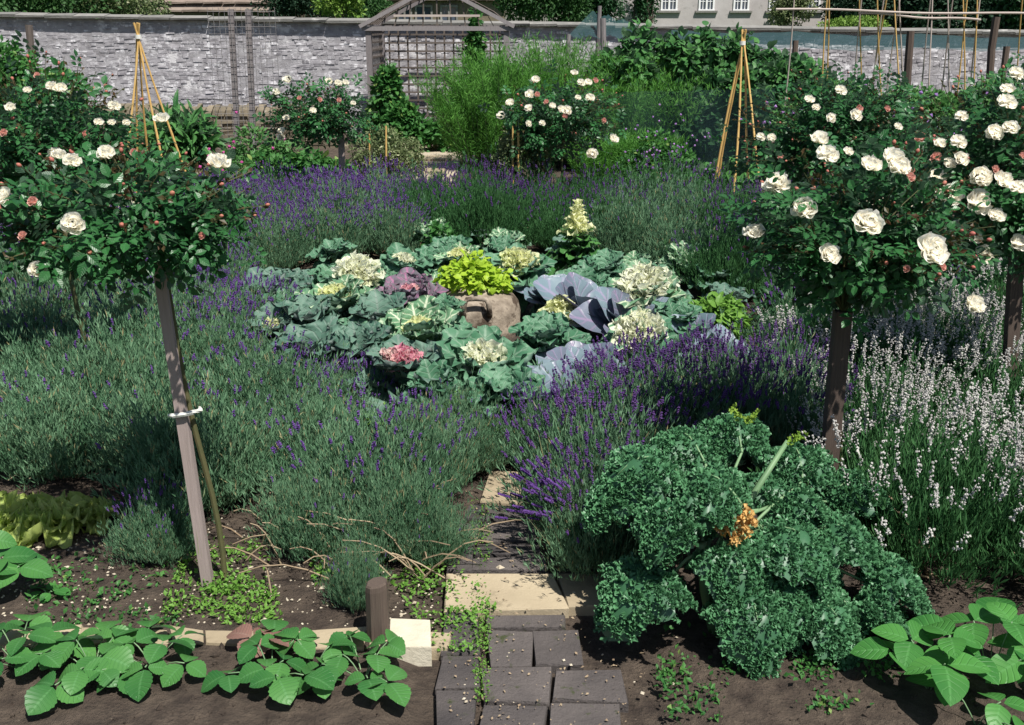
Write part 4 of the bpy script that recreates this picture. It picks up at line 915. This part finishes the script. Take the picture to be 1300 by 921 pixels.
# ================================================================ STANDARD ROSES
TP = T_ruffled(w=1.15, cup=.5, droop=-.38, ruf=.022, fr=1.2, nu=5, nv=5, peak=.72)
def rose_mesh(mat, k):
    b = MB(); z = 0
    for (n, el, L) in ((8, 5, .036), (9, 20, .034), (9, 38, .030), (9, 54, .025), (8, 68, .020), (6, 80, .015)):
        ring(b, [TP], n, el, L, .003, z, 9, rng.random()*6, .25); z += .0025
    return b.mesh('rose_flower_mesh', mat, True)
RM = [rose_mesh(M['petal'], i) for i in range(4)]; RMP = rose_mesh(M['petal_pink'], 9)
b = MB(); b.tube([(0, 0, -.004), (0, 0, .003), (0, 0, .011), (0, 0, .017), (0, 0, .021)], [.003, .0085, .0095, .006, .0015], 7); BUD = b.mesh('rose_bud_mesh', M['bud'], True)
def standard_rose(label, hc, Y, rx, rz, flowers, stake=None, stemw=.014, nleaf=700, lsize=.085, nbud=28, ry=None, stake_mat='stake', stake_w=.04, tie=None, stemoff=.05, ksc=1.0):
    c = at(*hc, Y); ry = ry or rx*.85
    if stake: (tx, ty, bx, by) = stake; g = gp(bx, by); g = np.array([g[0], Y if True else g[1], 0]); g = at(bx, by, Y); g[2] = 0; tp = at(tx, ty, Y)
    else: g = np.array([c[0], Y, 0]); tp = c-np.array([0, 0, rz*.5])
    root = empty('standard_rose', g, label, 'rose', 'standard roses')
    if stake:
        b = MB(); b.beam((0, 0, -.03), tp-g, stake_w, stake_w*.8); b.obj('stake', M[stake_mat], root)
    off = np.array([stemoff, .035, 0]); b = MB(); s = np.linspace(0, 1, 12)[:, None]
    P = (tp-g)*s*1.04+off*(1-s*.8)+np.array([.018, .01, 0])*np.sin(s*7)*(1-s); b.tube(P, np.linspace(stemw, stemw*.8, 12), 8); b.obj('stem', M['rose_stem'], root)
    if tie:
        q = at(*tie, Y)-g; b = MB(); b.tube([q+np.array(v_) for v_ in ((-.04, -.012, -.006), (-.02, -.026, -.002), (.02, -.027, .004), (.045, -.02, .008), (.066, .01, .006), (.05, .05, .0))], [.006, .009, .008, .009, .008, .005], 6); b.obj('tie', M['tie'], root)
    # branches
    br = MB(); lv = MB(); rd = MB(); cc = c-g; R = np.array([rx, ry, rz]); st = tp-g; K = 46 if nleaf > 400 else 26; tips = []
    LP = []; LD = []
    for i in range(K):
        d = sph(1, -.45)[0]; e = cc+d*R*rng.uniform(.62, 1.02)*(1.3 if rng.random() < .22 else 1); m = (st+e)/2+np.array([0, 0, .12*rz])+rng.normal(size=3)*.04
        s = np.linspace(0, 1, 7)[:, None]; P = st*(1-s)**2+2*m*s*(1-s)+e*s**2; br.tube(P, np.linspace(.0055, .0018, 7), 4, cap=False); tips.append(e)
        n = nleaf//K; t_ = rng.uniform(.3, 1, (n, 1))**.8; Q = st*(1-t_)**2+2*m*t_*(1-t_)+e*t_**2; Q += rng.normal(size=(n, 3))*R*.2
        LP.append(Q); LD.append(nrm(Q-cc+np.array([0, 0, -.02]))*.7)
    LP = np.vstack(LP); LD = np.vstack(LD); n = len(LP)
    LS = lsize*.9; lv.inst(COMP, LP, nrm(LD+rng.normal(size=(n, 3))*.55+np.array([0, 0, -.12])), nrm(LD*.5+rng.normal(size=(n, 3))*.4+np.array([0, 0, .8])), lsize*rng.uniform(.65, 1.3, n))
    lv.obj('foliage', M['rose_leaf'], root)
    # reddish twiggy young shoots
    for i in range(int(nbud*2.6)):
        d = sph(1, -.3)[0]; a = cc+d*R*.8; e = cc+d*R*rng.uniform(1.02, 1.28)+np.array([0, 0, rng.uniform(0, .04)]); br.tube([a, (a+e)/2+rng.normal(size=3)*.01, e], .0016, 3, cap=False)
        k = 6; Q = a+(e-a)*rng.random((k, 1)); rd.inst(LF1, Q, nrm(rng.normal(size=(k, 3))+d), nrm(rng.normal(size=(k, 3))), rng.uniform(.014, .032, k)*ksc)
        if i < nbud: o = link('bud', BUD, root, e); o.rotation_euler = Vector(nrm(e-a)).to_track_quat('Z', 'Y').to_euler(); o.scale = (ksc*rng.uniform(.4, .95),)*3
    br.obj('branches', M['rose_stem'], root); rd.obj('young_shoots', M['rose_leaf_red'], root)['kind'] = 'stuff'
    for fl in flowers:
        fx, fy, fs = fl[:3]; dr = ray(fx, fy); o0 = np.array([0, 0, H])-c; A = ((dr/(R*1.2))**2).sum(); Bq = 2*((o0*dr)/((R*1.2)**2)).sum(); Cq = ((o0/(R*1.2))**2).sum()-1
        disc = Bq*Bq-4*A*Cq; t_ = (-Bq-math.sqrt(disc))/(2*A) if disc > 0 else -Bq/(2*A)
        P = np.array([0, 0, H])+dr*t_; d = nrm(nrm((P-c)/R)*.45+np.array(TS)*.9+np.array([0, -.15, 0])+rng.normal(size=3)*.22)
        S = .88*fs/F*np.linalg.norm(P-np.array([0, 0, H]))/.066
        me = RMP if len(fl) > 3 else RM[int(rng.integers(4))]
        o = link('flower', me, root, P-g); o.rotation_euler = Vector(d).to_track_quat('Z', 'Y').to_euler(); o.scale = (S, S, S*1.1)
        if len(fl) > 3: o['label'] = 'blush pink half open rose'
        br2 = None
    return root
standard_rose('nearest left standard rose, its head of white blooms on a leaning pale square stake', (158, 280), 3.35, .38, .19,
    [(277, 213, 27), (135, 199, 20), (92, 209, 20), (95, 287, 26), (49, 343, 20), (8, 252, 20), (206, 155, 18), (42, 258, 12, 1), (75, 201, 16), (30, 300, 10, 1), (255, 300, 9, 1), (170, 195, 9, 1)],
    stake=(200, 325, 266, 752), tie=(230, 524), nleaf=950, lsize=.10, nbud=34, stake_w=.038, stemw=.011)
standard_rose('left standard rose just behind the nearest one, at the picture edge', (62, 190), 5.2, .42, .36,
    [(14, 140, 13), (66, 113, 13), (78, 115, 13), (35, 116, 9), (145, 138, 14), (125, 157, 11), (70, 199, 16), (142, 157, 9), (160, 157, 9), (48, 97, 7, 1), (108, 172, 9, 1), (5, 170, 9, 1)], nleaf=1300, lsize=.10, nbud=50)
standard_rose('far left standard rose on a thin grey stake beside the arbour', (402, 148), 10.6, .43, .33,
    [(366, 104, 12), (352, 119, 10), (428, 108, 10), (418, 105, 10), (438, 107, 9), (396, 142, 9), (364, 151, 9), (358, 168, 9), (356, 175, 9), (430, 129, 7, 1), (448, 133, 7), (405, 128, 7, 1), (380, 126, 6, 1)],
    stake=(433, 172, 436, 268), nleaf=700, lsize=.13, nbud=22, stake_w=.06, ksc=1.3)
standard_rose('standard rose with many pale blooms in front of the feathery asparagus', (712, 155), 10.9, .58, .44,
    [(728, 95, 10), (680, 104, 11), (673, 122, 12), (682, 122, 8, 1), (648, 133, 11), (737, 107, 10), (746, 107, 10), (755, 104, 8, 1), (748, 127, 12), (672, 140, 11), (700, 136, 9), (712, 141, 11), (720, 142, 12), (717, 149, 9, 1), (694, 131, 7, 1), (638, 148, 12), (671, 158, 8), (688, 158, 8), (777, 178, 13), (751, 196, 14), (766, 154, 7, 1), (733, 126, 8)],
    nleaf=950, lsize=.13, nbud=24, ksc=1.3)
standard_rose('nearest right standard rose with large white blooms on a dark stake', (1102, 300), 3.8, .37, .30,
    [(1040, 182, 23), (1049, 202, 26), (1101, 214, 26), (1131, 207, 28), (1138, 217, 26), (988, 238, 28), (980, 243, 24), (1019, 271, 30), (1097, 287, 36), (1175, 321, 38), (1051, 327, 26), (958, 300, 26), (1232, 391, 25), (1154, 227, 12, 1), (1076, 195, 12), (1195, 340, 9, 1), (1150, 342, 9, 1)],
    stake=(1070, 395, 1042, 700), nleaf=1250, lsize=.105, nbud=26, stake_mat='stake_dark', stake_w=.062, stemoff=.055, stemw=.015)
standard_rose('far right standard rose crowded with white blooms, cut by the picture edge', (1268, 232), 4.9, .42, .46,
    [(1203, 251, 30), (1236, 260, 30), (1242, 228, 24), (1270, 233, 22), (1291, 242, 20), (1262, 277, 20), (1215, 292, 18), (1209, 306, 18), (1237, 302, 17), (1246, 325, 22), (1288, 311, 20), (1288, 97, 17), (1278, 117, 16), (1276, 135, 21), (1281, 165, 18), (1259, 172, 20), (1220, 151, 14), (1219, 205, 17), (1202, 211, 16), (1193, 186, 15), (1215, 184, 18), (1188, 203, 14, 1), (1188, 228, 20), (1168, 178, 13, 1), (1297, 200, 9, 1), (1262, 216, 9, 1)],
    stake=(1291, 315, 1289, 470), nleaf=1500, lsize=.10, nbud=44, stake_mat='stake_dark', stake_w=.06)
standard_rose('middle right standard rose with small scattered blooms beyond the nearest right one', (1065, 178), 7.4, .62, .42,
    [(1066, 118, 14), (1026, 129, 13), (1035, 138, 10), (1055, 152, 12), (1086, 149, 15), (1139, 163, 10), (965, 176, 11), (979, 177, 11), (1076, 194, 9), (1090, 140, 9, 1), (990, 200, 8, 1), (1125, 140, 8, 1)],
    nleaf=1500, lsize=.12, nbud=40)

# ================================================================ CURLY KALE
def curly_kale():
    Y0 = 3.05; base = at(905, 860, Y0); base[2] = 0
    root = empty('curly_kale', base, 'big blue green curly kale plant in the foreground right of the stone path', 'kale')
    top = at(890, 690, Y0)-base
    b = MB(); b.tube([(0, 0, 0), top*.5+np.array([-.01, 0, 0]), top], [.022, .020, .016], 9); t3 = at(1000, 560, 3.3)-base; b.tube([top*.35+np.array([.03, .1, 0]), (top*.4+t3*.5)+np.array([.03, .06, -.02]), t3], [.015, .012, .008], 8)
    b.obj('stem', M['kale_stem'], root, True)
    #      centre px, depth, length, width, heading(deg), outward drop
    LV_ = [(885, 655, 3.2, .2, .24, 200, .35), (962, 628, 3.35, .2, .24, 60, .35), (1010, 640, 3.3, .2, .22, 20, .35), (930, 715, 3.0, .19, .22, 280, .6), (1030, 730, 3.1, .2, .22, 320, .5), (815, 600, 3.25, .27, .30, 200, .4), (868, 570, 3.45, .24, .28, 120, .3), (900, 625, 3.1, .22, .27, 150, .3), (815, 742, 2.98, .26, .27, 215, .6), (1010, 590, 3.45, .20, .22, 90, .35), (1085, 625, 3.5, .24, .24, 20, .35),
           (1000, 690, 3.1, .30, .32, 330, .4), (1070, 685, 3.2, .27, .28, 350, .45), (1140, 735, 3.1, .22, .25, 350, .7), (955, 775, 2.9, .21, .24, 280, .8), (1050, 785, 2.95, .22, .24, 310, .6), (850, 665, 3.0, .2, .2, 240, .4), (930, 555, 3.5, .18, .2, 100, .2), (990, 755, 3.0, .22, .24, 300, .5), (780, 640, 3.2, .18, .2, 200, .4), (1120, 775, 3.0, .17, .18, 340, .6)]
    for (px, py, Y, L, W, hd, drop) in LV_:
        L *= 1.04; W *= 1.12; c = at(px, py, Y)-base; hd = rad(hd); o = np.array([math.cos(hd), math.sin(hd), 0]); side = np.array([-o[1], o[0], 0])
        p0 = c-o*L*.5-np.array([0, 0, .02])
        mid = lambda V: p0+o*(L*V)[..., None]*1.0+np.array([0, 0, 1])*((.10*np.sin(V*2.6)-drop*.22*V**2.0)*1.0)[..., None]
        ph = rng.random()*6
        def surf_(U, V):
            prof = np.sin(np.clip(V*.88+.12, 0, 1)*math.pi)**.5; Wd = W/2*prof*(1+.12*np.sin(V*19+ph)+.1*np.sin(U*3+V*31))
            P = mid(V)+side*(U*Wd)[..., None]
            P[..., 2] += -.35*W*U**2*.6+.012*np.abs(U)*np.sin(V*26+ph+U*4)+.010*np.sin(V*17+U*9+ph)
            return P
        T = sheet(14, 16, surf_); lf = MB(); lf.raw(T[0], T[1], np.column_stack([T[2], np.full(len(T[0]), rng.random())])); bl = lf.obj('leaf', M['kale'], root, True)
        fr = MB(); n = 900
        for k in range(5):
            m = n//5; U = rng.uniform(-1, 1, m); U = np.sign(U)*np.abs(U)**.7; V = rng.uniform(0.02, 1, m); P = surf_(U, V); e = .01
            nn = nrm(np.cross(surf_(U+e, V)-P, surf_(U, V+e)-P)); nn[nn[:, 2] < 0] *= -1
            outw = nrm(side*U[:, None]+o*(V-.4)[:, None]*1.2+nn*.9+rng.normal(size=(m, 3))*.5)
            fr.inst(FR[k], P, outw, nrm(nn+rng.normal(size=(m, 3))*.5), rng.uniform(.011, .022, m))
        fr.obj('frill', M['kale_frill'], bl, True)
        st = MB(); hub = top*rng.uniform(.55, .95) if px < 960 else top*.5+t3*.35*rng.uniform(.3, 1); s = np.linspace(0, 1, 7)[:, None]
        P = hub*(1-s)+p0*s+np.array([0, 0, .03])*np.sin(s*3.1); P2 = mid(np.linspace(.08, .85, 6)); P2[:, 2] += .004
        st.tube(np.vstack([P, P2]), np.concatenate([np.linspace(.0068, .0052, 7), np.linspace(.004, .0012, 6)]), 6); st.obj('leaf_stalk', M['kale_stem'], root, True)
    # yellowing leaf and lime tips in the crown
    b = MB()
    for (px, py) in ((930, 664), (942, 655), (918, 672), (950, 668), (935, 680)):
        P = at(px, py, 3.02)-base; n = 22; P = P+rng.normal(size=(n, 3))*[.014, .012, .009]; b.inst(FR[int(rng.integers(5))], P, nrm(rng.normal(size=(n, 3))+[0, -.3, .6]), nrm(rng.normal(size=(n, 3))), rng.uniform(.014, .026, n))
    b.obj('yellow_leaf', M['yellow_leaf'], root, True)
    b = MB()
    for (px, py, q) in ((955, 530, .8), (935, 525, 2.0), (905, 640, .2), (890, 640, 2.5), (1010, 558, .5)):
        P = at(px, py, 3.1)-base; n = 26; d = np.array([math.cos(q), .1, .5]); P = P+d*rng.uniform(-.03, .03, (n, 1))+rng.normal(size=(n, 3))*.005; b.inst(FR[1], P, nrm(rng.normal(size=(n, 3))+np.array([0, 0, .5])), nrm(rng.normal(size=(n, 3))), .012)
    b.obj('young_tips', M['lime_kale'], root, True)['kind'] = 'stuff'
curly_kale()

# ================================================================ FOREGROUND PLANTS
def trifol(name, label, cat, px, py, n, size, h, mat, group=None, spread=.16, T=None, mats=None, seed=0):
    p = gp(px, py); root = empty(name, (p[0], p[1], 0), label, cat, group); b = MB(); st = MB(); T = T or T_leaf(14, 1.05, .20, .38, peak=.55, serr=.08)
    for i in range(n):
        a = i*2.4+rng.uniform(-.4, .4); rr = spread*math.sqrt((i+.5)/n); hh = h*rng.uniform(.75, 1.15)*(1.1-.4*rr/spread); c = np.array([math.cos(a)*rr, math.sin(a)*rr, hh])
        for k in range(3):
            q = a+(k-1)*1.75+rng.uniform(-.2, .2); d = np.array([math.cos(q), math.sin(q), rng.uniform(-.25, .25)]); b.inst(T, [c+d*.008], [d], [np.array([0, 0, 1])+rng.normal(size=3)*.25-d*.2], [size*rng.uniform(.8, 1.15)*(1.1 if k == 1 else .95)])
        s = np.linspace(0, 1, 5)[:, None]; st.tube(c*s+np.array([0, 0, .02])*np.sin(s*3), .0022, 4)
    b.obj('leaves', M[mat], root, True); st.obj('stalks', M['kale_stem'], root, True)
G = 'strawberry plants along the front'
for (px, py, n, sz, h, lab, mt) in [(25, 850, 9, .085, .13, 'leafy strawberry plant in the bottom left corner', 'straw'), (120, 862, 8, .085, .11, 'strawberry plant second from the left along the front kerb', 'straw'), (195, 855, 8, .075, .10, 'strawberry plant below the foot of the leaning stake, left', 'straw'),
                                    (345, 868, 7, .08, .10, 'strawberry plant in front of the kerb, left of the wooden peg', 'straw'), (400, 858, 5, .07, .10, 'strawberry plant nearest the left of the wooden peg', 'straw'), (462, 868, 7, .08, .10, 'strawberry plant directly in front of the wooden peg', 'straw')]:
    trifol('strawberry_plant', lab, 'strawberry plant', px, py, n, sz, h, mt, G)
trifol('strawberry_plant', 'strawberry plant with a dull reddish leaf in front of the kerb', 'strawberry plant', 335, 838, 2, .08, .09, 'strawred', G, spread=.04)
trifol('young_plant', 'single small green seedling on the bare soil at the lower left', 'plant', 62, 765, 2, .05, .05, 'bean', spread=.04)
BT = T_leaf(8, .8, .18, .28, peak=.38)
for (px, py, n, sz, h, lab) in [(1180, 880, 5, .12, .2, 'bean plant with broad veined leaves beside the curly kale'), (1255, 870, 5, .12, .21, 'bean plant with broad veined leaves at the bottom right corner'), (1330, 890, 4, .12, .22, 'bean plant cut off by the right edge of the picture'), (1240, 925, 3, .10, .14, 'bean plant lowest at the bottom right')]:
    trifol('bean_plant', lab, 'bean plant', px, py, n, sz, h, 'bean', 'bean plants at the lower right', spread=.13, T=BT)
trifol('leafy_plant', 'dark green broad leaved plant at the left edge above the bare soil', 'plant', -5, 762, 6, .10, .22, 'straw', spread=.12, T=BT)
for (px, py, s, lab) in [(22, 668, .19, 'pale lime lettuce at the left edge under the lavender'), (72, 664, .18, 'pale lime lettuce in the middle of the row under the lavender'), (112, 660, .13, 'small pale lime lettuce at the right end of the row'), (-40, 690, .15, 'pale lime lettuce mostly beyond the left edge')]:
    p = gp(px, py, .03); root = empty('lettuce', (p[0], p[1], 0), lab, 'lettuce', 'lettuces under the left lavender'); b = MB()
    for e, n, k in ((15, 8, 1), (35, 8, .85), (60, 8, .6)): ring(b, TH_, n, e, s*k, .01, .02, ph0=rng.random()*6)
    b.obj('leaves', M['lettuce'], root, True)
# short wooden peg
p = gp(481, 815); b = MB(); V = []
a_ = .034; prof = [(0, 1.0, 1), (.1, 1.0, 1), (.2, .98, 1), (.205, .9, .9)]
b2 = MB(); V = []
for z, s1, s2 in [(-.03, 1.1, 1.1), (.08, 1.07, 1.1), (.205, 1.04, 1.06), (.222, 1.0, 1.0), (.228, .86, .88)]:
    for k in range(8): an = k*math.pi/4+math.pi/8; V.append((a_*s1*math.copysign(min(1, abs(math.cos(an))*1.25), math.cos(an)), a_*s2*math.copysign(min(1, abs(math.sin(an))*1.25), math.sin(an)), z+.006*math.cos(an)))
Fq = [[i*8+j, i*8+(j+1) % 8, (i+1)*8+(j+1) % 8, (i+1)*8+j] for i in range(4) for j in range(8)]+[[32, 33, 34, 35], [32, 35, 36, 39], [36, 37, 38, 39]]
b2.raw(V, Fq); o = b2.obj('wooden_peg', M['stake_dark']); o.location = p; tag(o, 'short thick weathered wooden peg at the bed corner beside the path', 'peg')
